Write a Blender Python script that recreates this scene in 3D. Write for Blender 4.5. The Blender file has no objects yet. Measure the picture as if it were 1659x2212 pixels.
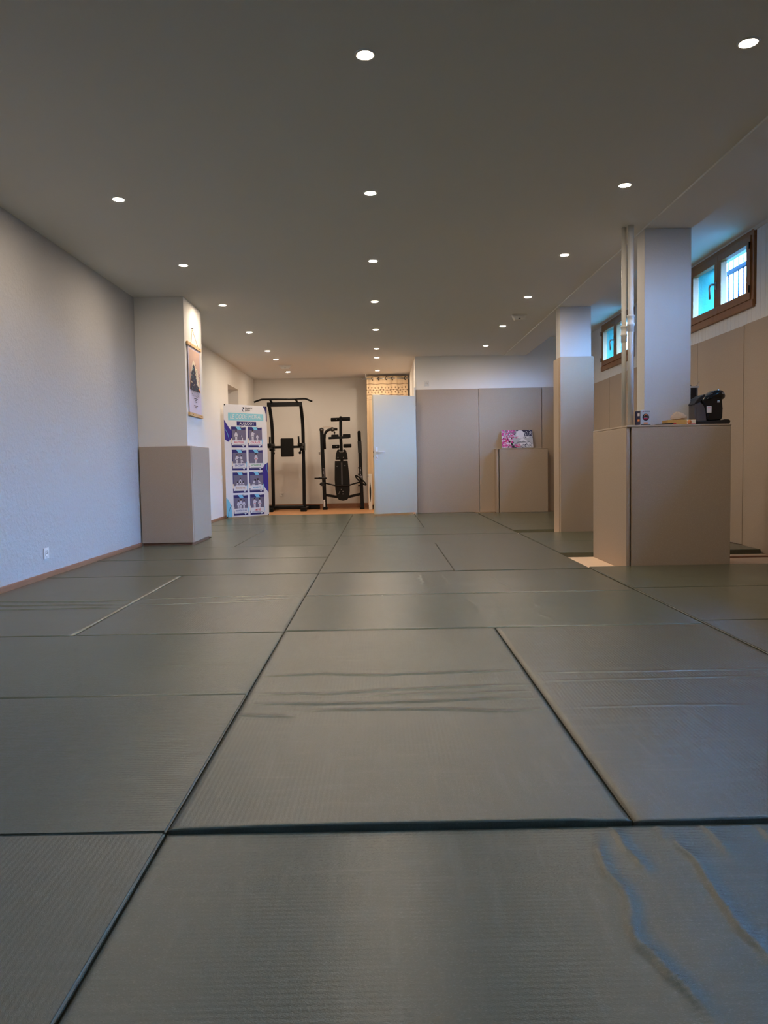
import bpy, bmesh, math, random
import numpy as np
from mathutils import Matrix, Vector
random.seed(7)
sc = bpy.context.scene
col = sc.collection
PI = math.pi

# ------------------------------------------------------------------ camera
EYE = Vector((0, 0, 0.7742))
def make_camera(f=1659.6, p=0.0594, y=0.0028, r=-0.0176):
    cp, sp, cy, sy, cr, sr = math.cos(p), math.sin(p), math.cos(y), math.sin(y), math.cos(r), math.sin(r)
    fwd = Vector((sy*cp, cy*cp, -sp)); right = Vector((cy, -sy, 0)); up = right.cross(fwd)
    R = cr*right + sr*up; U = -sr*right + cr*up
    cd = bpy.data.cameras.new('camera'); cd.sensor_fit = 'HORIZONTAL'; cd.sensor_width = 36
    cd.lens = 36*f/1659; cd.clip_start = 0.02; cd.clip_end = 200
    co = bpy.data.objects.new('camera', cd); col.objects.link(co)
    M = Matrix.Identity(4)
    for i in range(3):
        M[i][0], M[i][1], M[i][2], M[i][3] = R[i], U[i], -fwd[i], EYE[i]
    co.matrix_world = M
    sc.camera = co
make_camera()

# ------------------------------------------------------------------ light levels
SKY = (0.17, 0.47, 1.0); SKY_L = 190.0
LAMP = (1.0, 0.80, 0.60); LAMP_L = 900.0
sc.view_settings.view_transform = 'Standard'; sc.view_settings.look = 'None'
sc.view_settings.exposure = 0.0; sc.view_settings.gamma = 1.0
sc.view_settings.use_curve_mapping = False
sc.cycles.use_denoising = True
sc.cycles.max_bounces = 10; sc.cycles.diffuse_bounces = 6
sc.cycles.sample_clamp_indirect = 6.0
sc.cycles.caustics_reflective = False; sc.cycles.caustics_refractive = False

def make_world():
    w = bpy.data.worlds.new('sky'); sc.world = w; w.use_nodes = True
    nt = w.node_tree; nt.nodes.clear()
    out = nt.nodes.new('ShaderNodeOutputWorld'); bg = nt.nodes.new('ShaderNodeBackground')
    tc = nt.nodes.new('ShaderNodeTexCoord'); sx = nt.nodes.new('ShaderNodeSeparateXYZ')
    mr = nt.nodes.new('ShaderNodeMapRange'); mr.interpolation_type = 'SMOOTHSTEP'
    mr.inputs['From Min'].default_value = 0.03; mr.inputs['From Max'].default_value = 0.42
    mr.inputs['To Min'].default_value = 5.0; mr.inputs['To Max'].default_value = SKY_L
    nt.links.new(tc.outputs['Generated'], sx.inputs[0]); nt.links.new(sx.outputs['Z'], mr.inputs['Value'])
    bg.inputs['Color'].default_value = (*SKY, 1)
    nt.links.new(mr.outputs[0], bg.inputs['Strength']); nt.links.new(bg.outputs[0], out.inputs[0])
make_world()

# ------------------------------------------------------------------ materials
def lin(c):
    c = c/255
    return c/12.92 if c <= .04045 else ((c+.055)/1.055)**2.4
def rgb(r, g, b): return (lin(r), lin(g), lin(b))
class NT:
    """small helper around a principled material"""
    def __init__(s, name, color, rough=.5, spec=.5, metal=0., **kw):
        s.m = bpy.data.materials.new(name); s.m.use_nodes = True
        s.t = s.m.node_tree; s.b = s.t.nodes['Principled BSDF']
        s.b.inputs['Base Color'].default_value = (*color, 1); s.b.inputs['Roughness'].default_value = rough
        s.b.inputs['Specular IOR Level'].default_value = spec; s.b.inputs['Metallic'].default_value = metal
    def n(s, typ, **kw):
        nd = s.t.nodes.new(typ)
        for k, v in kw.items(): setattr(nd, k, v)
        return nd
    def l(s, a, b): s.t.links.new(a, b)
    def put(s, sock, v):
        if isinstance(v, (int, float)): sock.default_value = v
        else: s.l(v, sock)
    def math(s, op, a, b=0.0, c=None):
        nd = s.n('ShaderNodeMath', operation=op)
        s.put(nd.inputs[0], a); s.put(nd.inputs[1], b)
        if c is not None: s.put(nd.inputs[2], c)
        return nd.outputs[0]
    def coord(s, kind='Object'): return s.n('ShaderNodeTexCoord').outputs[kind]
    def xyz(s, v):
        nd = s.n('ShaderNodeSeparateXYZ'); s.l(v, nd.inputs[0]); return nd.outputs
    def map(s, v, scale=(1,1,1), rot=(0,0,0)):
        nd = s.n('ShaderNodeMapping'); s.l(v, nd.inputs[0]); nd.inputs['Scale'].default_value = scale
        nd.inputs['Rotation'].default_value = rot; return nd.outputs[0]
    def noise(s, v, scale, detail=3, rough=.55):
        nd = s.n('ShaderNodeTexNoise'); s.l(v, nd.inputs['Vector']); nd.inputs['Scale'].default_value = scale
        nd.inputs['Detail'].default_value = detail; nd.inputs['Roughness'].default_value = rough
        return nd.outputs['Fac']
    def ramp(s, f, a, b):
        nd = s.n('ShaderNodeMapRange'); s.put(nd.inputs['Value'], f)
        nd.inputs['From Min'].default_value = a; nd.inputs['From Max'].default_value = b
        return nd.outputs[0]
    def mix(s, f, a, b):
        nd = s.n('ShaderNodeMix', data_type='RGBA'); s.put(nd.inputs[0], f)
        for i, c in ((6, a), (7, b)):
            if isinstance(c, tuple): nd.inputs[i].default_value = (*c, 1)
            else: s.l(c, nd.inputs[i])
        return nd.outputs[2]
    def bump(s, h, strength=.3, dist=.002):
        nd = s.n('ShaderNodeBump'); nd.inputs['Strength'].default_value = strength
        nd.inputs['Distance'].default_value = dist; s.l(h, nd.inputs['Height'])
        s.l(nd.outputs[0], s.b.inputs['Normal'])
    def color(s, v): s.l(v, s.b.inputs['Base Color'])
def plain(name, color, rough=.5, spec=.5, metal=0., vary=0.06, scale=40, bump=0., dist=.001):
    t = NT(name, color, rough, spec, metal)
    v = t.coord(); f = t.noise(v, scale)
    t.color(t.mix(f, tuple(c*(1-vary) for c in color), tuple(min(1, c*(1+vary)) for c in color)))
    if bump: t.bump(f, bump, dist)
    return t.m
M = {}
# white plaster walls, brighter and dimmer light put into their greys; the left wall has a rough roughcast finish
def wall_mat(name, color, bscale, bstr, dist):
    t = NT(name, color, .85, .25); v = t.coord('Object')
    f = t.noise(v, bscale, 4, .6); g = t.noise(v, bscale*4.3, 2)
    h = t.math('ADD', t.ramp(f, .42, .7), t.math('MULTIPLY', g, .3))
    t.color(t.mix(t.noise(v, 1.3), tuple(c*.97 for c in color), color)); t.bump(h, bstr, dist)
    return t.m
M['roughcast'] = wall_mat('dimmed_white_roughcast', (.51, .51, .52), 34, .55, .004)  # white wall greyed so its near stretch looks dimmer
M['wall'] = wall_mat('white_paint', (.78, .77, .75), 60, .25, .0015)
M['pillar'] = wall_mat('dimmed_pillar_paint', (.56, .56, .56), 60, .25, .0015)  # white greyed to hold down window light on the right pillars
M['farwall'] = wall_mat('brightened_white_paint', (.88, .87, .84), 60, .25, .0015)  # same white, lifted to imitate stronger lamp light on the far wall
M['ceiling'] = wall_mat('ceiling_paint', (.80, .80, .80), 90, .15, .001)
M['cladding'] = plain('white_cladding', (.74, .74, .74), .5, vary=.02)
M['door'] = plain('cream_door_paint', (.63, .60, .49), .5, vary=.015, scale=5)
M['white'] = plain('white_gloss_paint', (.70, .70, .68), .5, vary=.015, scale=5)
M['plastic'] = plain('white_plastic', (.75, .75, .74), .35, vary=.01)
M['dark'] = plain('black_void_shade', (.012, .011, .010), .7)  # flat black standing for shade in the deep recess and small holes
def pad_mat():
    c = rgb(176, 158, 140); t = NT('beige_vinyl_pad', c, .62, .35); v = t.coord()
    f = t.noise(v, 140, 2); g = t.noise(v, 900, 1)
    s = t.ramp(t.noise(v, 330, 1), .66, .72)
    base = t.mix(f, tuple(x*.93 for x in c), tuple(x*1.05 for x in c))
    t.color(t.mix(t.math('MULTIPLY', s, .35), base, (.75, .68, .6))); t.bump(t.math('ADD', f, t.math('MULTIPLY', g, .5)), .3, .0012)
    return t.m
M['pad'] = pad_mat()
def mat_mat():
    """woven tatami vinyl: ribs along local X, short dashes, scuffs"""
    A = (.150, .166, .135); t = NT('tatami_vinyl', A, .42, .42); v = t.coord(); o = t.xyz(v)
    rib = t.math('SINE', t.math('MULTIPLY', o[1], 2*PI/.0125))
    dash = t.noise(t.map(v, (1, 3.5, 1)), 55, 2, .6)
    fine = t.noise(t.map(v, (1, 2.2, 1)), 260, 2, .7)
    patch = t.noise(v, 2.1, 3)
    h = t.math('ADD', t.math('MULTIPLY', rib, t.math('MULTIPLY_ADD', dash, .75, -.08)), t.math('MULTIPLY', fine, 1.7))
    t.bump(h, .5, .0007)
    rnd = t.n('ShaderNodeObjectInfo').outputs['Random']
    c = t.mix(patch, (.076, .093, .066), (.103, .120, .083))
    c = t.mix(t.math('MULTIPLY', rnd, .45), c, (.120, .114, .088))
    sc_ = t.ramp(t.noise(t.map(v, (1.2, 9, 1), (0, 0, .5)), 3.1, 5, .65), .52, .85)
    sc2 = t.ramp(t.noise(t.map(v, (8, 1.1, 1), (0, 0, .35)), 3.7, 5, .65), .52, .85)
    wear = t.math('MULTIPLY', t.math('MAXIMUM', sc_, sc2), .10)
    spk = t.math('MULTIPLY', t.ramp(fine, .55, .85), .30)
    c = t.mix(t.math('ADD', wear, spk), c, (.30, .30, .25)); t.color(c)
    t.l(t.math('MULTIPLY_ADD', t.noise(v, 5.0, 3), .06, .205), t.b.inputs['Roughness'])
    return t.m
M['tatami'] = mat_mat()
def wood_mat(name, a, b, scale=(1, 14, 14), rough=.45):
    t = NT(name, a, rough); v = t.coord()
    f = t.noise(t.map(v, scale), 6, 5, .6); t.color(t.mix(f, a, b)); t.bump(f, .15, .0006); return t.m
M['laminate'] = wood_mat('laminate_floor', rgb(212, 160, 112), rgb(178, 124, 80), (1.2, 16, 1))
M['skirting'] = wood_mat('oak_skirting', rgb(170, 126, 98), rgb(140, 98, 72), (6, 1, 14), .4)
M['frame'] = wood_mat('stained_window_wood', rgb(158, 106, 58), rgb(124, 78, 40), (5, 5, 1.2), .45)
M['pine'] = wood_mat('pale_pine', rgb(226, 190, 140), rgb(204, 160, 110), (10, 1, 10))
M['screed'] = plain('cream_screed', rgb(226, 200, 174), .8, vary=.07, scale=9, bump=.2)
M['steel'] = plain('black_powder_coat', (.004, .004, .005), .42, .25, vary=.1)
M['foam'] = plain('black_foam', (.005, .005, .005), .8, .2, vary=.15, bump=.3)
M['vinylblack'] = plain('black_vinyl', (.004, .004, .004), .5, .25, vary=.1)
M['rubber'] = plain('black_rubber', (.005, .005, .005), .7, .2)
M['chrome'] = plain('brushed_metal', (.55, .55, .56), .28, metal=1., vary=.03)
M['grey'] = plain('grey_strip', (.05, .05, .055), .5)
M['gloss'] = plain('gloss_black_plastic', (.006, .006, .008), .12, vary=.02)
M['satin'] = plain('satin_black_plastic', (.014, .014, .016), .35, vary=.05)
M['stucco'] = plain('daylight_cyan_render', (.010, .125, .105), .9, vary=.35, scale=60, bump=.5, dist=.004)  # cyan of the blue daylight on the plaster, painted into its colour
M['iron'] = plain('glare_blue_iron', (.008, .035, .085), .6)  # blue of the window glare put into the iron's colour
def ink(name, c, rough=.55): M[name] = plain(name + '_ink', c, rough, .3, vary=.02)
ink('paper', (.74, .74, .78)); ink('navy', (.030, .022, .150)); ink('violet', (.040, .018, .240)); ink('cyan', (.19, .56, .78)); ink('sky_bar', (.26, .60, .72))
ink('photo', (.16, .14, .22)); ink('gi', (.62, .60, .68)); ink('hair', (.02, .016, .02)); ink('skin', (.42, .27, .20)); ink('crimson', (.60, .04, .13)); ink('red', (.62, .05, .06))
ink('green', (.10, .38, .18)); ink('tan', (.52, .34, .22)); ink('azure', (.05, .33, .55)); ink('orange', (.75, .25, .08)); ink('blue_ink', (.04, .06, .30)); ink('text_black', (.02, .02, .05))
ink('dusk_pink', rgb(206, 172, 156)); ink('cream', rgb(236, 220, 196)); ink('teal', rgb(70, 140, 140)); ink('deep', rgb(20, 26, 62)); ink('lilac', rgb(214, 206, 226)); ink('grey_text', (.22, .21, .26))
ink('pink', (.62, .05, .30)); ink('pale_pink', (.78, .42, .60)); ink('moon', (.74, .74, .78)); ink('slate', (.22, .23, .27)); ink('night', (.03, .03, .08)); ink('fog', (.46, .47, .50)); ink('black_ink', (.015, .012, .015))
def emit_mat():
    t = NT('lamp_lens', (.9, .9, .9), .4)
    t.b.inputs['Emission Color'].default_value = (*LAMP, 1); t.b.inputs['Emission Strength'].default_value = LAMP_L
    return t.m
M['lens'] = emit_mat()
def glass_mat():
    m = bpy.data.materials.new('window_glass'); m.use_nodes = True; nt = m.node_tree; nt.nodes.clear()
    o = nt.nodes.new('ShaderNodeOutputMaterial'); mx = nt.nodes.new('ShaderNodeMixShader')
    a = nt.nodes.new('ShaderNodeBsdfTransparent'); g = nt.nodes.new('ShaderNodeBsdfGlossy'); fr = nt.nodes.new('ShaderNodeLayerWeight'); pw = nt.nodes.new('ShaderNodeMath'); pw.operation = 'POWER'; pw.inputs[1].default_value = 5.0
    g.inputs['Roughness'].default_value = .02; fr.inputs[0].default_value = .5; nt.links.new(fr.outputs['Facing'], pw.inputs[0])
    a.inputs[0].default_value = (.95, .97, .97, 1)
    nt.links.new(pw.outputs[0], mx.inputs[0]); nt.links.new(a.outputs[0], mx.inputs[1]); nt.links.new(g.outputs[0], mx.inputs[2])
    nt.links.new(mx.outputs[0], o.inputs[0]); return m
M['glass'] = glass_mat()
def tank_mat():
    t = NT('smoked_tank', (.12, .115, .13), .15); t.b.inputs['Alpha'].default_value = .72
    v = t.coord(); t.color(t.mix(t.noise(v, 12), (.10, .095, .11), (.15, .145, .16))); return t.m
M['tank'] = tank_mat()
def curtain_mat():
    """beige cloth with brown lines and rows of small diamonds (u = width, v = drop below the hem top, metres)"""
    t = NT('patterned_curtain', rgb(226, 190, 140), .85, .15); uv = t.xyz(t.coord('UV')); u, z = uv[0], uv[1]
    def band(z0, w): return t.math('LESS_THAN', t.math('ABSOLUTE', t.math('SUBTRACT', z, z0)), w)
    def dia(z0, r, p, off, hollow):
        q = t.math('SUBTRACT', t.math('FRACT', t.math('ADD', t.math('DIVIDE', u, p), off)), .5)
        d = t.math('ADD', t.math('ABSOLUTE', t.math('MULTIPLY', q, p*1.25)), t.math('ABSOLUTE', t.math('SUBTRACT', z, z0)))
        s = t.math('LESS_THAN', d, r)
        return t.math('MULTIPLY', s, t.math('GREATER_THAN', d, hollow)) if hollow else s
    m = band(.145, .004)
    for x in (dia(.213, .021, .080, 0, .008), dia(.303, .021, .080, 0, .008), dia(.258, .015, .080, .5, .004), band(.258, .0025), band(.352, .004), band(.41, .003), band(.445, .003)):
        m = t.math('MAXIMUM', m, x)
    weave = t.noise(t.map(t.coord('UV'), (40, 6, 1)), 8, 3)
    base = t.mix(weave, rgb(230, 208, 176), rgb(208, 182, 146))
    t.color(t.mix(m, base, rgb(84, 46, 22))); return t.m
M['curtain'] = curtain_mat()

# ------------------------------------------------------------------ mesh builder
class MB:
    def __init__(s): s.bm = bmesh.new(); s.mats = []
    def idx(s, m):
        m = M[m] if isinstance(m, str) else m
        if m not in s.mats: s.mats.append(m)
        return s.mats.index(m)
    def take(s, b, mat, X=None, smooth=False):
        i = s.idx(mat)
        if X is not None: bmesh.ops.transform(b, matrix=X, verts=b.verts[:])
        for f in b.faces: f.material_index = i; f.smooth = smooth
        me = bpy.data.meshes.new('t'); b.to_mesh(me); b.free(); s.bm.from_mesh(me); bpy.data.meshes.remove(me); return s
    def box(s, x0, x1, y0, y1, z0, z1, mat, bev=0., seg=2, X=None):
        b = bmesh.new(); bmesh.ops.create_cube(b, size=1)
        bmesh.ops.transform(b, matrix=Matrix.Translation(((x0+x1)/2, (y0+y1)/2, (z0+z1)/2)) @ Matrix.Diagonal((x1-x0, y1-y0, z1-z0, 1)), verts=b.verts[:])
        if bev: bmesh.ops.bevel(b, geom=b.edges[:], offset=bev, segments=seg, affect='EDGES', profile=.6)
        return s.take(b, mat, X, False)
    def cbox(s, c, d, mat, bev=0., rot=(0, 0, 0), seg=2):
        X = Matrix.Translation(c) @ Matrix.Rotation(rot[2], 4, 'Z') @ Matrix.Rotation(rot[1], 4, 'Y') @ Matrix.Rotation(rot[0], 4, 'X')
        return s.box(-d[0]/2, d[0]/2, -d[1]/2, d[1]/2, -d[2]/2, d[2]/2, mat, bev, seg, X)
    def sweep(s, pts, prof, mat, smooth=True, closed=False, side=None):
        """prof: list of (a,b) offsets, or function of point index"""
        P = [Vector(p) for p in pts]; n = len(P); b = bmesh.new(); rings = []
        for i in range(n):
            a = P[i-1] if (i or closed) else P[0]; c = P[(i+1) % n] if (i < n-1 or closed) else P[-1]
            T = (c-a).normalized()
            sd = Vector(side) if side else (Vector((0, 0, 1)) if abs(T.z) < .9 else Vector((0, 1, 0)))
            A = T.cross(sd).normalized(); B = A.cross(T).normalized()
            pr = prof(i) if callable(prof) else prof
            rings.append([b.verts.new(P[i]+A*x+B*y) for x, y in pr])
        k = len(rings[0])
        for i in range(n if closed else n-1):
            r0, r1 = rings[i], rings[(i+1) % n]
            for j in range(k): b.faces.new((r0[j], r0[(j+1) % k], r1[(j+1) % k], r1[j]))
        if not closed: b.faces.new(rings[0][::-1]); b.faces.new(rings[-1])
        bmesh.ops.recalc_face_normals(b, faces=b.faces[:])
        return s.take(b, mat, None, smooth)
    def tube(s, pts, r, mat, seg=10, closed=False):
        f = (lambda i: [(r[i]*math.cos(2*PI*k/seg), r[i]*math.sin(2*PI*k/seg)) for k in range(seg)]) if isinstance(r, (list, tuple)) else [(r*math.cos(2*PI*k/seg), r*math.sin(2*PI*k/seg)) for k in range(seg)]
        return s.sweep(pts, f, mat, True, closed)
    def bar(s, pts, w, h, mat, side=None, c=.15):
        e = min(w, h)*c; a, b = w/2, h/2
        return s.sweep(pts, [(-a+e, -b), (a-e, -b), (a, -b+e), (a, b-e), (a-e, b), (-a+e, b), (-a, b-e), (-a, -b+e)], mat, False, False, side)
    def prism(s, poly, y0, y1, mat, bev=0., seg=2, X=None, smooth=False):
        """poly in the XZ plane, pushed along Y"""
        b = bmesh.new(); f = b.faces.new([b.verts.new((x, y0, z)) for x, z in poly])
        r = bmesh.ops.extrude_face_region(b, geom=[f])
        bmesh.ops.translate(b, vec=(0, y1-y0, 0), verts=[v for v in r['geom'] if isinstance(v, bmesh.types.BMVert)])
        bmesh.ops.recalc_face_normals(b, faces=b.faces[:])
        if bev: bmesh.ops.bevel(b, geom=b.edges[:], offset=bev, segments=seg, affect='EDGES', profile=.6)
        return s.take(b, mat, X, smooth)
    def lathe(s, prof, mat, seg=24, X=None, smooth=True):
        b = bmesh.new(); rings = []
        for r, z in prof: rings.append([b.verts.new((r*math.cos(2*PI*k/seg), r*math.sin(2*PI*k/seg), z)) for k in range(seg)] if r > 1e-6 else [b.verts.new((0, 0, z))])
        for a, c in zip(rings, rings[1:]):
            for k in range(seg):
                q = (k+1) % seg
                if len(a) == 1 and len(c) == 1: continue
                if len(a) == 1: b.faces.new((a[0], c[q], c[k]))
                elif len(c) == 1: b.faces.new((a[k], a[q], c[0]))
                else: b.faces.new((a[k], a[q], c[q], c[k]))
        bmesh.ops.recalc_face_normals(b, faces=b.faces[:])
        return s.take(b, mat, X, smooth)
    def ball(s, c, r, mat, seg=16):
        r = (r, r, r) if isinstance(r, (int, float)) else r
        b = bmesh.new(); bmesh.ops.create_uvsphere(b, u_segments=seg, v_segments=seg//2+2, radius=1)
        return s.take(b, mat, Matrix.Translation(c) @ Matrix.Diagonal((*r, 1)), True)
    def poly(s, pts, mat):
        b = bmesh.new(); b.faces.new([b.verts.new(p) for p in pts]); return s.take(b, mat)
    def text(s, body, size, X, mat, align='CENTER', shear=0., bold=0., sx=1., spacing=1.):
        cu = bpy.data.curves.new('t', 'FONT'); cu.body = body; cu.size = size; cu.align_x = align; cu.align_y = 'CENTER'
        cu.shear = shear; cu.offset = bold; cu.space_character = spacing
        ob = bpy.data.objects.new('t', cu); col.objects.link(ob)
        me = bpy.data.meshes.new_from_object(ob.evaluated_get(bpy.context.evaluated_depsgraph_get()))
        bpy.data.objects.remove(ob); bpy.data.curves.remove(cu)
        b = bmesh.new(); b.from_mesh(me); bpy.data.meshes.remove(me)
        return s.take(b, mat, X @ Matrix.Diagonal((sx, 1, 1, 1)))
    def mesh(s, name):
        me = bpy.data.meshes.new(name); s.bm.to_mesh(me); s.bm.free()
        for m in s.mats: me.materials.append(m)
        return me
def origin(o):
    v = Vector()
    while o: v += Vector(o.location); o = o.parent
    return v
def obj(name, mb, parent=None, local=False, at=None):
    """one linked mesh object; built in world coordinates unless local"""
    me = mb.mesh(name); o = bpy.data.objects.new(name, me); col.objects.link(o)
    if parent: o.parent = parent
    if at is not None: o.location = at
    if not local:
        me.transform(Matrix.Translation(-(origin(parent) + (Vector(at) if at is not None else Vector()))))
    return o
def tag(o, label=None, cat=None, group=None, kind=None):
    if label: o['label'] = label
    if cat: o['category'] = cat
    if group: o['group'] = group
    if kind: o['kind'] = kind
    return o
def thing(name, loc, label, cat, group=None, kind=None):
    o = bpy.data.objects.new(name, None); o.empty_display_size = .1; col.objects.link(o); o.location = loc
    return tag(o, label, cat, group, kind)
def struct(name, mb, label=None, cat=None):
    o = obj(name, mb); tag(o, label or name.replace('_', ' '), cat or name.split('_')[0], kind='structure'); return o
def kids(o): return [c for c in bpy.data.objects if c.parent == o]
def dup(o, loc=None, parent=None, label=None):
    c = o.copy(); col.objects.link(c)
    if parent: c.parent = parent
    if loc is not None: c.location = loc
    if label: c['label'] = label
    for k in kids(o): dup(k, None, c)
    return c

# ------------------------------------------------------------------ the room shell
XL, XS, XB, XR = -2.49, 2.015, 2.37, 3.33      # left wall, soffit edge, beam edge, right wall
HC, HB, FL = 2.535, 2.81, -0.04                # ceilings, bare floor (mats are 4 cm thick, their top is z = 0)
YF, YP, YE, YN = -1.6, 12.54, 15.3, 16.1        # wall behind the camera, padded far wall, alcove end wall, recess end
struct('floor', MB().box(XL-.3, XR+.3, YF-.2, 12.70, FL-.15, FL, 'screed'), 'cream bare floor under the mats, showing in the two gaps by the pillars')
struct('floor_back', MB().box(XL-.3, .575, 12.70, YN, FL-.15, FL, 'laminate'), 'orange-brown laminate floor strip of the back alcove')
m = MB().box(XL-.3, XS, YF-.2, YP, HC, HC+.4, 'ceiling').box(XL-.3, .575, YP, YN, HC, HC+.4, 'ceiling')
struct('ceiling', m, 'smooth grey-white main ceiling with rows of downlights')
struct('ceiling_bay', MB().box(XB, XR+.02, YF-.2, YP, HB, HB+.12, 'ceiling'), 'higher ceiling strip along the windows', 'ceiling')
struct('beam', MB().box(XS, XB, YF-.2, YP, HC-.012, HB+.12, 'ceiling'), 'dropped beam running over the right pillars')
NY0, NY1, NZ = 12.70, 13.62, 2.165
m = MB().box(XL-.3, XL, YF-.2, 8.3, FL, HC, 'roughcast').box(XL-.3, XL, 8.3, NY0, FL, HC, 'wall').box(XL-.3, XL, NY1, YN, FL, HC, 'wall').box(XL-.3, XL, NY0, NY1, NZ, HC, 'wall').box(XL-.34, XL-.28, NY0, NY1, FL, NZ, 'wall')  # dimmed finish up to the pillar, brighter copy of the white beyond
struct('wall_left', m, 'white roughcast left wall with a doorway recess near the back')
m = MB().box(XL, -.26, YE, YE+.2, FL, HC, 'wall').box(-.46, -.26, YE+.2, YN, FL, HC, 'wall').box(-.26, .575, YN-.1, YN, FL, HC, 'dark')  # recess end painted black for the unlit depth behind the curtain
struct('wall_back', m, 'plain cream end wall of the back alcove')
struct('wall_far', MB().box(.575, XR+.3, YP, YN, FL, HB+.1, 'farwall'), 'white wall above the beige pads at the far end')
struct('wall_front', MB().box(XL-.3, XR+.3, YF-.2, YF, FL, HB+.1, 'wall'), 'white wall behind the viewer')
WIN = [(.25, 1.65), (3.55, 4.95), (6.84, 8.24), (10.10, 11.50)]
WZ0, WZ1, XO = 2.13, 2.795, 3.60
m = MB().box(XR, XO, YF-.2, YP, FL, WZ0, 'wall').box(XR, XO, YF-.2, YP, WZ1, HB+.12, 'wall')
ys = [YF-.2] + [v for w in WIN for v in w] + [YP]
for a, b in zip(ys[::2], ys[1::2]): m.box(XR, XO, a, b, WZ0, WZ1, 'wall')
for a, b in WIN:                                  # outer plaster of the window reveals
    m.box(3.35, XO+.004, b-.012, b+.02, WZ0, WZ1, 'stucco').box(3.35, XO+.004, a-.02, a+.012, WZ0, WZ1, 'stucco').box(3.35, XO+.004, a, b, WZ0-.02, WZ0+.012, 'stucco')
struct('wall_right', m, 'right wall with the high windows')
m = MB()
y = YF
while y < YP-.01:                                 # tongue and groove boards between pads and ceiling
    for a, b in [(y, min(y+.079, YP))]:
        cut = [w for w in WIN if a < w[1] and b > w[0]]
        if not cut: m.box(XR-.016, XR, a, b, 1.99, HB, 'cladding', .003, 1)
        else:
            m.box(XR-.016, XR, a, b, 1.99, WZ0+.01, 'cladding', .003, 1)
    y += .081
struct('trim_1', m, 'white tongue and groove boards under the windows')
struct('trim_2', MB().box(XR-.03, XR-.012, YF, YP, HB-.03, HB, 'white', .003), 'thin white moulding above the windows')

# windows: two sashes each
def make_window(n, a, b):
    t = thing('window_%d' % n, (XR, (a+b)/2, WZ0), 'brown wooden two-sash window', 'window', kind='structure')
    m = MB(); x0, x1 = 3.298, 3.352; w = .055
    m.box(x0, x1, a, b, WZ1-w, WZ1, 'frame', .004).box(x0, x1, a, b, WZ0+.01, WZ0+.075, 'frame', .004)
    m.box(x0, x1, a, a+w, WZ0+.07, WZ1-w, 'frame', .004).box(x0, x1, b-w, b, WZ0+.07, WZ1-w, 'frame', .004)
    obj('window_frame', m, t)
    obj('window_sill', MB().box(3.286, 3.32, a-.005, b+.005, WZ0-.01, WZ0+.055, 'frame', .006), t)
    mid = (a+b)/2
    for (p, q) in ((a+w-.012, mid), (mid, b-w+.012)):
        z0, z1 = WZ0+.062, WZ1-w+.012; s = .072
        m = MB().box(3.285, 3.345, p, q, z1-s, z1, 'frame', .006).box(3.285, 3.345, p, q, z0, z0+s, 'frame', .006)
        m.box(3.285, 3.345, p, p+s, z0+s, z1-s, 'frame', .004).box(3.285, 3.345, q-s, q, z0+s, z1-s, 'frame', .004)
        sash = obj('sash', m, t)
        obj('pane', MB().box(3.334, 3.340, p+s-.006, q-s+.006, z0+s-.006, z1-s+.006, 'glass'), sash)
        h = p if p < mid-.1 else q
        for zz in (z0+.09, z1-.09):
            obj('hinge', MB().tube([(3.278, h, zz-.03), (3.278, h, zz+.03)], .007, 'steel', 8), sash)
    zc = (WZ0+WZ1)/2+.005
    m = MB().box(3.276, 3.286, mid+.012, mid+.04, zc-.035, zc+.035, 'chrome', .003)
    m.tube([(3.28, mid+.026, zc+.01), (3.235, mid+.026, zc+.01), (3.232, mid+.03, zc+.005), (3.232, mid+.055, zc-.01), (3.234, mid+.058, zc-.03), (3.236, mid+.056, zc-.125)], .009, 'chrome', 10)
    obj('window_handle', m, t)
    # iron grille outside
    g = thing('window_grille', (3.66, mid, WZ0), ['iron bars outside a window out of view', 'iron bars outside a window beside the viewer', 'iron bars painted glare blue outside the near right window', 'iron bars painted glare blue outside the farther right window'][n-1], 'grille', 'iron bars outside the windows')
    obj('rail', MB().bar([(3.66, a-.25, 2.72), (3.66, b+.35, 2.72)], .03, .045, 'iron'), g)
    obj('rail', MB().bar([(3.66, a-.25, 2.16), (3.66, b+.35, 2.16)], .03, .045, 'iron'), g)
    k = int((b-a+.5)/.115)
    for i in range(k):
        yy = a-.2+i*.115
        obj('bar', MB().tube([(3.66, yy, 2.14), (3.66, yy, 3.05)], .008, 'iron', 8), g)
    obj('scroll', MB().tube([(3.64, mid-.02+.16*math.sin(q/9*3.6)*(.4+q/18), 2.46+.25*(q/9)-.12*math.cos(q/9*3)) for q in range(10)], .008, 'iron', 8), g)
    return t
for n, (a, b) in enumerate(WIN):
    make_window(n+1, a, b)

# skirting boards
def skirt(name, label, *boxes):
    m = MB()
    for bx in boxes: m.box(*bx, 'skirting', .003)
    struct(name, m, label, 'baseboard')
skirt('baseboard_left', 'brown wooden skirting along the left wall', (XL, XL+.014, YF, 7.895, FL, .034), (XL, XL+.014, 8.75, NY0, FL, .034), (XL, XL+.014, NY1, YE, FL, .05))
skirt('baseboard_pillar', 'brown skirting at the foot of the left pillar', (XL+.015, -1.966, 7.925, 7.939, FL, .024), (-1.983, -1.967, 7.94, 8.72, FL, .024))
skirt('baseboard_back', 'brown wooden skirting of the alcove end wall', (XL+.015, -.26, YE-.014, YE, FL, .055))

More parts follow.
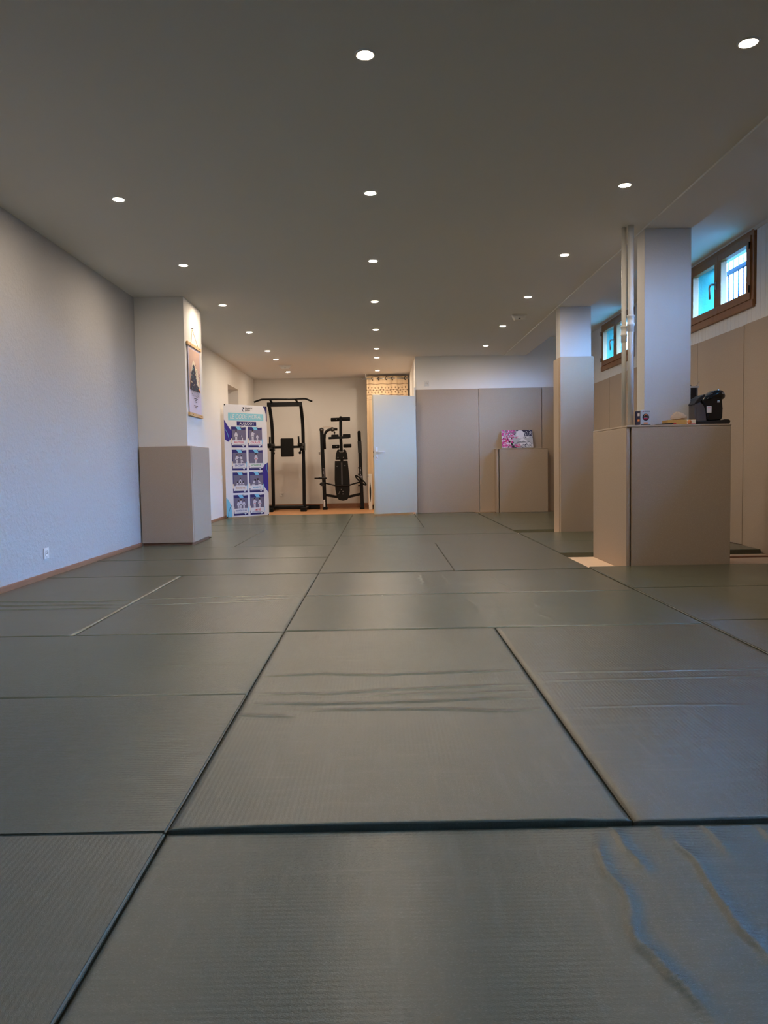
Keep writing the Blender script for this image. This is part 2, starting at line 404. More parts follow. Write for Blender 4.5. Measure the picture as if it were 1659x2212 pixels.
# pillars
def pillar(name, label, x0, x1, y0, y1, z1, z0=FL, m='pillar'):
    o = obj(name, MB().box(x0, x1, y0, y1, z0, z1, m, .004, 2)); return tag(o, label, 'pillar', kind='structure')
pillar('pillar_left', 'white square pillar against the left wall', XL, -1.985, 7.94, 8.70, HC, m='wall')
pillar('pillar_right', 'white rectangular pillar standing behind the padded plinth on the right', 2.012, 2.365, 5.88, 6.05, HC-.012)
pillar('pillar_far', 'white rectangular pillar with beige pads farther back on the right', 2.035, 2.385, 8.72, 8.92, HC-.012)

# ------------------------------------------------------------------ downlights
dl = thing('downlight', (0, 0, HC), 'x', 'downlight', 'recessed downlights in the ceiling')
obj('trim_ring', MB().lathe([(.046, 0), (.045, -.004), (.040, -.006), (.034, -.005), (.033, 0)], 'plastic', 28), dl, True)
obj('lens', MB().lathe([(.0335, -.001), (.0325, -.0042), (.02, -.0062), (0, -.007)], 'lens', 24), dl, True)
ordn = ['first', 'second', 'third', 'fourth', 'fifth', 'sixth', 'seventh', 'eighth']
rows = [('left', -1.672, [3.46, 5.10, 6.74, 8.38, 10.05, 11.66, 12.57, 14.22]),
        ('centre', -.037, [3.397, 5.061, 6.70, 8.33, 10.02, 11.63, 12.557, 14.24]),
        ('right', 1.583, [3.35, 4.996, 6.612, 8.229, 9.918, 11.5])]
first = True
for nm, x, yl in rows:
    for i, yy in enumerate(yl):
        lb = 'round lit recessed downlight, %s from the camera in the %s ceiling row' % (ordn[i], nm)
        if first: dl.location = (x, yy, HC); dl['label'] = lb; first = False
        else: dup(dl, (x, yy, HC), None, lb)

# ------------------------------------------------------------------ tatami mats
def ridge(X, Y, pts, amp, w=.0045, tail=.028):
    """height of one crease: sharp on its near side, soft on the other"""
    h = np.zeros_like(X); best = np.full_like(X, 9e9); sg = np.zeros_like(X); ta = np.zeros_like(X)
    P = np.array(pts, float); seg = np.linalg.norm(np.diff(P, axis=0), axis=1); cum = np.concatenate([[0], np.cumsum(seg)]); tot = cum[-1]
    for i in range(len(P)-1):
        d = P[i+1]-P[i]; L2 = (d**2).sum()
        t = np.clip(((X-P[i, 0])*d[0]+(Y-P[i, 1])*d[1])/L2, 0, 1)
        ex, ey = X-P[i, 0]-t*d[0], Y-P[i, 1]-t*d[1]; dd = np.hypot(ex, ey)
        k = dd < best; best[k] = dd[k]; s = d[0]*ey-d[1]*ex; sg[k] = s[k]; ta[k] = ((cum[i]+t*seg[i])/tot)[k]
    ww = np.where(sg > 0, tail, w)
    return amp*np.exp(-(best/ww)**2)*np.clip(np.minimum(ta, 1-ta)*6, 0.05, 1)
def wob(pts, amp, n=14):
    """subdivide a crease line with a small wobble"""
    out = []
    P = [Vector((*p, 0)) for p in pts]
    tot = sum((b-a).length for a, b in zip(P, P[1:])); 
    for a, b in zip(P, P[1:]):
        k = max(1, int(n*(b-a).length/tot))
        for i in range(k):
            q = a.lerp(b, i/k); out.append((q.x+random.uniform(-amp, amp), q.y+random.uniform(-amp, amp)))
    out.append((P[-1].x, P[-1].y)); return out
def place_mat(x0, x1, y0, y1, axis, label, top=0., creases=(), lip=0., cut=None, steps=(.02, .006)):
    g = .0024; x0, x1, y0, y1 = x0+g, x1-g, y0+g, y1-g
    c = Vector(((x0+x1)/2, (y0+y1)/2, FL)); th = top-FL
    m = MB()
    if cut or not creases and not lip:
        poly = cut or [(x0, y0), (x1, y0), (x1, y1), (x0, y1)]
        b = bmesh.new(); f = b.faces.new([b.verts.new((x, y, FL)) for x, y in poly])
        r = bmesh.ops.extrude_face_region(b, geom=[f]); up = [v for v in r['geom'] if isinstance(v, bmesh.types.BMVert)]
        bmesh.ops.translate(b, vec=(0, 0, th), verts=up); bmesh.ops.recalc_face_normals(b, faces=b.faces[:])
        bmesh.ops.bevel(b, geom=[e for e in b.edges if all(v.co.z > FL+.01 for v in e.verts)], offset=.004, segments=3, affect='EDGES')
        m.take(b, 'tatami')
    else:
        nx = max(2, int((x1-x0)/(steps[0]))); ny = max(2, int((y1-y0)/(steps[1])))
        xs, ys_ = np.linspace(x0, x1, nx), np.linspace(y0, y1, ny); X, Y = np.meshgrid(xs, ys_)
        H = np.full_like(X, top)
        for cr in creases: H += ridge(X, Y, *cr)
        if lip: H += lip*np.exp(-(Y-y0)/.10)*(.35+.65*np.sin(np.clip((X-x0)/(x1-x0)*2.2, 0, 1)*PI/2)*np.clip((x1-X)/.12, .5, 1))
        e = np.minimum(np.minimum(X-x0, x1-X), np.minimum(Y-y0, y1-Y)); H -= .004*np.exp(-(e/.004)**2)
        V = np.stack([X, Y, H], -1).reshape(-1, 3)
        F = [(j*nx+i, j*nx+i+1, (j+1)*nx+i+1, (j+1)*nx+i) for j in range(ny-1) for i in range(nx-1)]
        loop = [i for i in range(nx)] + [j*nx+nx-1 for j in range(1, ny)] + [(ny-1)*nx+i for i in range(nx-2, -1, -1)] + [j*nx for j in range(ny-2, 0, -1)]
        n0 = len(V); low = [(V[i][0], V[i][1], FL) for i in loop]; k = len(loop)
        V = [tuple(v) for v in V] + low
        F += [(loop[i], n0+i, n0+(i+1) % k, loop[(i+1) % k]) for i in range(k)]
        me = bpy.data.meshes.new('t'); me.from_pydata(V, [], F); b = bmesh.new(); b.from_mesh(me); bpy.data.meshes.remove(me)
        bmesh.ops.recalc_face_normals(b, faces=b.faces[:]); m.take(b, 'tatami', None, False)
        for f in m.bm.faces: f.smooth = abs(f.normal.z) > .5
    me = m.mesh('tatami_mat'); me.transform(Matrix.Translation(-c))
    if axis == 'Y': me.transform(Matrix.Rotation(-PI/2, 4, 'Z'))
    o = bpy.data.objects.new('tatami_mat', me); col.objects.link(o); o.location = c
    if axis == 'Y': o.rotation_euler = (0, 0, PI/2)
    return tag(o, 'grey-green ' + label, 'mat', 'tatami mats on the floor')
A0, A1, A2, A3, A4, A5 = -2.473, -1.473, -.473, .527, 1.527, 3.28
J = lambda j: 1.603+j
crX = [(.44, 1.594), (.422, 1.505), (.41, 1.40), (.421, 1.337), (.402, 1.253), (.397, 1.19), (.407, 1.166), (.423, 1.111), (.437, 1.06), (.446, 1.0)]
front = [(wob(crX, .004, 26), .0050, .0035, .018), (wob([(.473, 1.597), (.471, 1.513), (.478, 1.448), (.486, 1.394)], .003), .005, .003, .02),
         (wob([(.595, 1.567), (.583, 1.499), (.592, 1.441), (.589, 1.369), (.583, 1.281), (.579, 1.221), (.59, 1.12)], .004, 18), .0048, .0035, .018),
         (wob([(.568, 1.6), (.561, 1.509)], .003, 5), .0025, .003, .02), (wob([(.666, 1.6), (.67, 1.515), (.663, 1.459)], .003, 6), .003, .003, .02),
         (wob([(.782, 1.6), (.78, 1.53), (.79, 1.43), (.786, 1.33)], .003, 8), .0035, .003, .02)]
place_mat(A2, A4, J(-1), J(0), 'X', 'wide tatami mat nearest the camera, long wavy creases on its right', creases=front, steps=(.005, .016))
place_mat(A2, A4, J(-2), J(-1), 'X', 'wide tatami mat under the viewer')
place_mat(A1, A2, J(-2), J(0), 'Y', 'tatami mat in the lower left corner, left of the nearest wide mat', top=.001)
place_mat(A0, A1, J(-2), J(0), 'Y', 'tatami mat beside the left wall, out of view')
mid = [(wob([(-.47, 2.82), (-.227, 2.83), (0, 2.802), (.292, 2.827), (.525, 2.825)], .004), .0035, .003, .018), (wob([(-.44, 2.60), (-.208, 2.573), (.11, 2.618), (.336, 2.632), (.525, 2.648)], .004), .003, .003, .018),
       (wob([(-.452, 2.486), (-.199, 2.461), (0, 2.469), (.133, 2.476), (.332, 2.489), (.508, 2.488)], .004), .0035, .003, .018), (wob([(-.283, 2.40), (0, 2.398), (.245, 2.383), (.386, 2.352), (.52, 2.381)], .004), .0035, .003, .018),
       (wob([(-.468, 2.37), (-.276, 2.337)], .003, 5), .003, .003, .02), (wob([(.126, 1.939), (.122, 1.81), (.12, 1.64)], .003, 7), .0025, .006, .012), (wob([(-.1, 2.55), (.2, 2.56), (.5, 2.57)], .003, 7), .002, .003, .015)]
place_mat(A2, A3, J(0), J(2), 'Y', 'ribbed tatami mat in the front centre, with cross creases and a lifted front edge', top=.002, creases=mid, lip=.010, steps=(.012, .005))
place_mat(A3, A4, J(0), J(2), 'Y', 'ribbed tatami mat right of the creased front-centre mat', top=.003, creases=[(wob([(.55, 2.796), (.97, 2.787), (1.42, 2.789), (1.52, 2.79)], .003), .0018, .003, .015), (wob([(.56, 2.68), (1.0, 2.69), (1.5, 2.70)], .003), .0015, .003, .015), (wob([(.6, 2.38), (.9, 2.39), (1.2, 2.37)], .003), .0012, .003, .015)], lip=.006, steps=(.02, .005))
place_mat(A0, A2, J(0), J(1), 'X', 'wide smooth tatami mat at front left, nearer of two crosswise', top=.001)
place_mat(A0, A2, J(1), J(2), 'X', 'wide tatami mat at left, farther of the two front crosswise', creases=[(wob([(-1.08, 2.62), (-1.112, 2.75), (-1.4, 3.434)], .006), .0015, .004, .03), (wob([(-1.0, 3.0), (-.7, 3.02), (-.48, 3.03)], .003), .001, .003, .02)], steps=(.008, .012))
lc = [(wob([(-2.45, 4.6), (-1.73, 4.537), (-1.48, 4.58)], .006), .004, .004, .03), (wob([(-2.45, 4.44), (-1.83, 4.44), (-1.48, 4.41)], .006), .004, .004, .03), (wob([(-2.45, 4.30), (-1.48, 4.323)], .006), .004, .004, .03)]
place_mat(A0, A1, J(2), J(4), 'Y', 'ribbed tatami mat beside the left skirting, with dark cross creases', creases=lc, steps=(.02, .006))
lc = [(wob([(-1.46, 4.58), (-1.198, 4.61), (-.531, 4.655)], .006), .0025, .004, .03), (wob([(-1.46, 4.41), (-1.2, 4.407), (-.566, 4.48)], .006), .0025, .004, .03), (wob([(-.9, 4.52), (-.5, 4.56)], .005), .002, .004, .03)]
place_mat(A1, A2, J(2), J(4), 'Y', 'ribbed tatami mat second from the left skirting, left of the long centre seam', creases=lc, steps=(.02, .006))
kc = lambda *P: (wob(P, .012, 12), .002, .004, .02)
place_mat(A2, A4, J(2), J(3), 'X', 'wide cracked tatami mat in mid floor, nearer of the crosswise pair', top=.002, creases=[kc((.65, 4.59), (.623, 4.152), (.612, 3.775), (.601, 3.642)), kc((.475, 4.547), (.494, 4.03), (.475, 3.697)), kc((.85, 4.3), (.80, 3.9), (.83, 3.7))], steps=(.006, .02))
place_mat(A2, A4, J(3), J(4), 'X', 'wide tatami mat in mid floor with fine cracks, farther of the crosswise pair', creases=[kc((.746, 5.59), (.747, 5.286), (.789, 4.72), (.852, 4.641)), kc((.258, 5.463), (.261, 4.928)), kc((.42, 5.5), (.44, 5.1), (.40, 4.8))], steps=(.006, .02))
place_mat(A0, A2, J(4), J(5), 'X', 'wide tatami mat before the left pillar, nearer of two crosswise')
place_mat(A0, A2, J(5), J(6), 'X', 'wide tatami mat touching the foot of the left padded pillar from the front', top=.001)
place_mat(A2, A3, J(4), J(6), 'Y', 'left mat of the shiny ribbed tatami pair left of the plinth', top=.002)
place_mat(A3, A4, J(4), J(6), 'Y', 'right mat of the shiny ribbed tatami pair, nearest the plinth', top=.001)
place_mat(A0, A1, J(6), J(8), 'Y', 'tatami mat cut around the left padded pillar', cut=[(-2.47, 7.607), (-1.477, 7.607), (-1.477, 9.6), (-2.47, 9.6), (-2.47, 8.748), (-1.943, 8.748), (-1.943, 7.897), (-2.47, 7.897)])
place_mat(A1, A2, J(6), J(8), 'Y', 'tatami mat to the right of the left padded pillar', top=.001)
place_mat(A2, A4, J(6), J(7), 'X', 'wide tatami mat in the rear centre, nearer of two crosswise')
place_mat(A2, A4, J(7), J(8), 'X', 'wide tatami mat in the rear centre, farther of two crosswise', top=.001)
place_mat(A0, A2, J(8), J(9), 'X', 'wide tatami mat behind the left pillar, first of two crosswise')
place_mat(A0, A2, J(9), J(10), 'X', 'wide tatami mat behind the left pillar, just before the banner', top=.001)
place_mat(A2, A3, J(8), J(10), 'Y', 'tatami mat before the open white door, left one of the pair', top=.001)
place_mat(A3, A4, J(8), J(10), 'Y', 'tatami mat before the beige far wall pads, right one of the pair')
place_mat(A0, A2, J(10), 12.69, 'X', 'tatami mat under the judo banner, at the wood floor')
place_mat(A2, .52, J(10), 12.69, 'X', 'tatami mat under the open white door')
place_mat(.52, A4, J(10), 12.495, 'X', 'tatami mat touching the foot of the far wall pads')
R_ = [(-.33, .67, 'out of view beside the viewer'), (.67, 1.67, 'at the right edge just outside the photo'), (1.67, 2.68, 'at the right edge, fourth before the padded plinth foot'), (2.68, 3.69, 'at the right edge, third before the padded plinth foot'), (3.69, 4.69, 'at right, second before the padded plinth foot'), (4.69, 5.70, 'touching the front of the padded plinth')]
for a, b, s in R_: place_mat(A4+.01, A5, a, b, 'X', 'wide tatami mat ' + s)
place_mat(A4+.01, A5, 6.615, 7.63, 'X', 'tatami mat whose dark edge shows behind the padded plinth')
place_mat(A4+.01, A5, 7.63, 8.645, 'X', 'tatami mat at the foot of the far padded pillar')
place_mat(A4+.01, A5, 9.03, 10.0, 'X', 'tatami mat just behind the gap at the far padded pillar')
place_mat(A4+.01, A5, 10.0, 11.2, 'X', 'tatami mat between the far pillar and the small padded box')
place_mat(A4+.01, A5, 11.2, 12.29, 'X', 'tatami mat touching the small padded box at the far wall')
o = obj('wood_batten', MB().box(2.66, 3.26, 6.37, 6.41, FL, FL+.012, 'skirting', .002, 1)); tag(o, 'thin brown wooden batten on the bare floor right of the padded plinth', 'batten')

# ------------------------------------------------------------------ wall pads
def pad(name, label, boxx, group, bev=.006):
    o = obj(name, MB().box(*boxx, 'pad', bev, 2), at=((boxx[0]+boxx[1])/2, (boxx[2]+boxx[3])/2, boxx[4]))
    return tag(o, label, 'wall pad', group)
G = 'tall beige pads on the far wall'
pad('wall_pad', 'tall beige wall pad beside the open white door', (.579, 1.594, 12.50, YP, 0, 2.0), G)
pad('wall_pad', 'tall beige wall pad behind the cherry blossom canvas', (1.600, 2.615, 12.496, 12.536, 0, 2.004), G)
pad('wall_pad', 'tall beige wall pad in the far right corner', (2.622, 3.285, 12.50, YP, 0, 2.004), G)
seams = [-1.6, -.02, .98, 1.98, 2.98, 3.98, 4.98, 5.98, 6.99, 8.01, 9.03, 10.05, 11.08, 12.08, 12.495]
desc = {7: 'under the near window, at the right edge of the photo', 8: 'under the near window, just right of the coffee machine', 9: 'between the two windows, seen behind the coffee machine pillar', 10: 'just before the farther window, behind the white pipes', 11: 'under the farther window, nearer one', 12: 'under the farther window, left of its far end', 13: 'next to the far corner of the right wall'}
for i in range(len(seams)-1):
    pad('wall_pad', 'tall beige right-wall pad ' + desc.get(i, 'out of view beside the viewer'), (3.29, 3.33-.0165*0, seams[i]+.003, seams[i+1]-.003, 0 if not 5.6 < seams[i] < 6 else FL, 1.985 + .004*(i % 2)), 'tall beige pads on the right wall')
# pads around the left pillar
t = thing('pillar_padding', (-2.2, 7.9, .022), 'pale beige padding wrapped round the foot of the left pillar', 'padding', 'beige paddings round pillars')
obj('front_pad', MB().box(-2.475, -1.947, 7.899, 7.938, .022, 1.018, 'pad', .006), t)
obj('side_pad', MB().box(-1.983, -1.945, 7.940, 8.742, .022, 1.020, 'pad', .006), t)
# far pillar
t = thing('pillar_padding', (2.2, 8.66, FL), 'tall beige padding wrapped round the far right pillar', 'padding', 'beige paddings round pillars')
obj('front_pad', MB().box(2.022, 2.396, 8.66, 8.699, FL, 1.962, 'pad', .005), t)
obj('side_pad', MB().box(2.012, 2.033, 8.70, 8.955, FL, 1.955, 'pad', .004), t)
obj('side_pad', MB().box(2.388, 2.41, 8.70, 8.955, FL, 1.955, 'pad', .004), t)
# padded plinth round the near right pillar
t = thing('padded_plinth', (2.2, 6.1, FL), 'large beige padded plinth round the near right pillar, carrying the coffee machine', 'plinth')
obj('front_pad', MB().box(1.860, 2.598, 5.705, 5.745, FL, 1.030, 'pad', .005), t)
obj('side_pad', MB().box(1.823, 1.849, 5.715, 6.61, FL, 1.030, 'pad', .004), t)
obj('side_pad', MB().box(2.572, 2.598, 5.747, 6.61, FL, 1.030, 'pad', .004), t)
obj('back_pad', MB().box(1.851, 2.570, 6.57, 6.61, FL, 1.030, 'pad', .004), t)
m = MB().box(1.823, 2.600, 5.703, 5.875, 1.031, 1.045, 'pad', .003).box(1.823, 2.600, 6.055, 6.61, 1.031, 1.045, 'pad', .003).box(1.823, 2.007, 5.874, 6.056, 1.031, 1.045, 'pad', .003).box(2.370, 2.600, 5.874, 6.056, 1.031, 1.045, 'pad', .003)
obj('top_board', m, t)
# small padded box at the far wall
t = thing('padded_box', (2.27, 12.3, 0), 'low beige padded box against the far wall, under the cherry blossom canvas', 'plinth')
obj('front_pad', MB().box(1.893, 2.668, 12.296, 12.33, 0, 1.012, 'pad', .004), t)
obj('side_pad', MB().box(1.846, 1.880, 12.30, 12.494, 0, 1.012, 'pad', .004), t)
obj('side_pad', MB().box(2.64, 2.666, 12.332, 12.494, 0, 1.012, 'pad', .004), t)
obj('top_board', MB().box(1.842, 2.674, 12.292, 12.494, 1.013, 1.027, 'pad', .003), t)

# pipes
for nm, x, y_, r, zj, lb in (('water_pipe', 1.897, 5.845, .022, 1.80, 'thicker white vertical pipe with a socket joint beside the near right pillar'), ('water_pipe', 1.862, 5.897, .018, 1.73, 'thinner white vertical pipe, left one beside the near right pillar')):
    t = thing(nm, (x, y_, 1.045), lb, 'pipe', 'white pipes at the near right pillar')
    obj('pipe', MB().tube([(x, y_, 1.045), (x, y_, HC)], r, 'white', 20), t)
    obj('joint', MB().lathe([(r, zj-.05), (r+.004, zj-.048), (r+.004, zj-.002), (r+.007, zj), (r+.007, zj+.012), (r+.004, zj+.014), (r+.004, zj+.06), (r+.007, zj+.062), (r+.007, zj+.074), (r, zj+.078)], 'white', 20, Matrix.Translation((x, y_, 0))), t)

# ------------------------------------------------------------------ open door
hx, hy = .548, 12.40; fx, fy = -.122, 12.04
ang = math.atan2(fy-hy, fx-hx); wid = math.hypot(fx-hx, fy-hy)
t = thing('door_1', (hx, hy, 0), 'open white door leaf at the alcove', 'door', kind='structure')
t.rotation_euler = (0, 0, ang)
def dbox(name, m, par=t): return obj(name, m, par, True)
dbox('leaf', MB().box(0, wid, 0, .038, .026, 1.888, 'door', .003))
m = MB().box(wid-.062, wid-.028, .038, .044, .87, 1.075, 'plastic', .003)          # rose plate, lever, thumb turn
m.tube([(wid-.045, .04, 1.0), (wid-.045, .085, 1.0), (wid-.055, .092, 1.0), (wid-.165, .092, .995)], .009, 'plastic', 12)
m.tube([(wid-.045, .04, .915), (wid-.045, .06, .915)], .013, 'plastic', 12).box(wid-.05, wid-.04, .055, .075, .885, .915, 'plastic', .003)
dbox('door_handle', m)
m = MB().box(wid-.001, wid+.002, .008, .030, .86, 1.09, 'chrome', .001, 1).box(wid, wid+.003, .012, .026, .985, 1.01, 'dark').box(wid, wid+.003, .012, .026, .92, .945, 'dark')
dbox('lock_plate', m)
for z in (.2, 1.65): dbox('hinge', MB().tube([(-.004, .03, z), (-.004, .03, z+.08)], .009, 'plastic', 10))
struct('trim_3', MB().box(.553, .575, 12.47, 12.54, -.03, 2.035, 'white', .003).box(.566, .578, 12.48, 12.494, -.03, 1.99, 'plastic', .003), 'white door jamb at the edge of the far wall', 'trim')
# socket plates
def socket(loc, facing, label, grp):
    t = thing('wall_socket', loc, label, 'socket', grp)
    t.rotation_euler = (0, 0, {'-Y': 0, '+X': PI/2}[facing])
    obj('plate', MB().box(-.041, .041, -.009, 0, -.041, .041, 'plastic', .004), t, True)
    X = Matrix.Rotation(PI/2, 4, 'X')
    obj('insert', MB().lathe([(.029, .008), (.029, .0115), (.024, .0118), (.0225, .0098), (0, .0096)], 'plastic', 24, X), t, True)
    m = MB()
    for dx in (-.0095, .0095): m.lathe([(.0036, .0092), (.0036, .0104), (0, .0104)], 'dark', 10, Matrix.Translation((dx, 0, 0)) @ X)
    m.lathe([(.003, .0092), (.003, .0105), (0, .0105)], 'chrome', 10, Matrix.Translation((0, 0, .012)) @ X)
    obj('contacts', m, t, True)
G = 'white wall sockets'
socket((XL, 5.66, .176), '+X', 'white power socket low on the blue-lit left wall', G)
socket((.76, YP, 2.098), '-Y', 'white power socket high on the white wall above the far pads', G)
socket((-1.99, YE, .245), '-Y', 'pale socket on the alcove wall, seen through the power tower', G)
# emergency light units on the ceiling
for loc, lb, s in (((1.664, 9.22, HC), 'white trapezoid emergency light on the ceiling near the right downlight row', 1.), ((-1.615, 13.35, HC), 'white emergency light on the alcove ceiling above the power tower', 1.25)):
    t = thing('emergency_light', loc, lb, 'emergency light', 'ceiling emergency lights')
    obj('base', MB().box(-.088*s, .088*s, -.05, .05, -.012, 0, 'plastic', .003), t, True)
    obj('diffuser', MB().prism([(-.08*s, -.012), (.08*s, -.012), (.05*s, -.062), (-.05*s, -.062)], -.042, .042, 'plastic', .006), t, True)
    obj('indicator', MB().box(-.012, .012, -.046, -.040, -.05, -.042, 'grey'), t, True)

# ------------------------------------------------------------------ curtain in the alcove
CY = 14.75
t = thing('curtain_rod', (.15, CY, 2.44), 'thin metal curtain rod with a bracket in the alcove', 'curtain rod')
obj('rod', MB().tube([(-.31, CY, 2.442), (.56, CY, 2.442)], .011, 'chrome', 12), t)
obj('bracket', MB().box(-.268, -.252, CY-.006, CY+.006, 2.45, HC, 'plastic', .002).box(-.285, -.235, CY-.02, CY+.02, HC-.012, HC, 'plastic', .003), t)
obj('finial', MB().tube([(-.338, CY, 2.442), (-.31, CY, 2.442)], .015, 'chrome', 12), t)
def make_curtain():
    t = thing('curtain', (.15, CY, 0), 'beige curtain with brown diamond borders hanging above and behind the open door', 'curtain')
    nu, nv = 160, 60; W, top, bot = .78, 2.485, .03
    me = bpy.data.meshes.new('cloth'); V = []; UV = []
    for i in range(nu+1):
        u = i/nu; x = -.245+W*u
        d = .028*math.sin(u*2*PI*3.5+.6) + .010*math.sin(u*2*PI*8.3)
        if .74 < u < .86: d += .035*math.sin((u-.74)/.12*PI)
        for j in range(nv+1):
            v = j/nv; z = top-(top-bot)*v+.006*math.sin(u*2*PI*3.5)
            flare = .6+.5*v
            V.append((x-.15-.015*v*(1-u), d*flare+.01*math.sin(v*7+u*20)*v, z)); UV.append((u*W*1.25, (top-bot)*v))
    F = [(i*(nv+1)+j, i*(nv+1)+j+1, (i+1)*(nv+1)+j+1, (i+1)*(nv+1)+j) for i in range(nu) for j in range(nv)]
    me.from_pydata(V, [], F); uvl = me.uv_layers.new(name='UVMap')
    for l in me.loops: uvl.data[l.index].uv = UV[l.vertex_index]
    me.materials.append(M['curtain']); me.polygons.foreach_set('use_smooth', [True]*len(me.polygons))
    o = bpy.data.objects.new('cloth', me); col.objects.link(o); o.parent = t
    so = o.modifiers.new('thickness', 'SOLIDIFY'); so.thickness = .002
    for xx in (-.13, -.01, .13, .25, .49):
        u = (xx+.245)/W; d = (.028*math.sin(u*2*PI*3.5+.6)+.010*math.sin(u*2*PI*8.3))*.6
        obj('grommet', MB().lathe([(.024, -.004), (.034, -.004), (.036, 0), (.034, .004), (.024, .004), (.022, 0), (.024, -.004)], 'steel', 20, Matrix.Translation((xx, CY+d-.006, 2.442)) @ Matrix.Rotation(.9*(1 if int(xx*100) % 2 else -1), 4, 'Z') @ Matrix.Rotation(PI/2, 4, 'X')), t)
make_curtain()

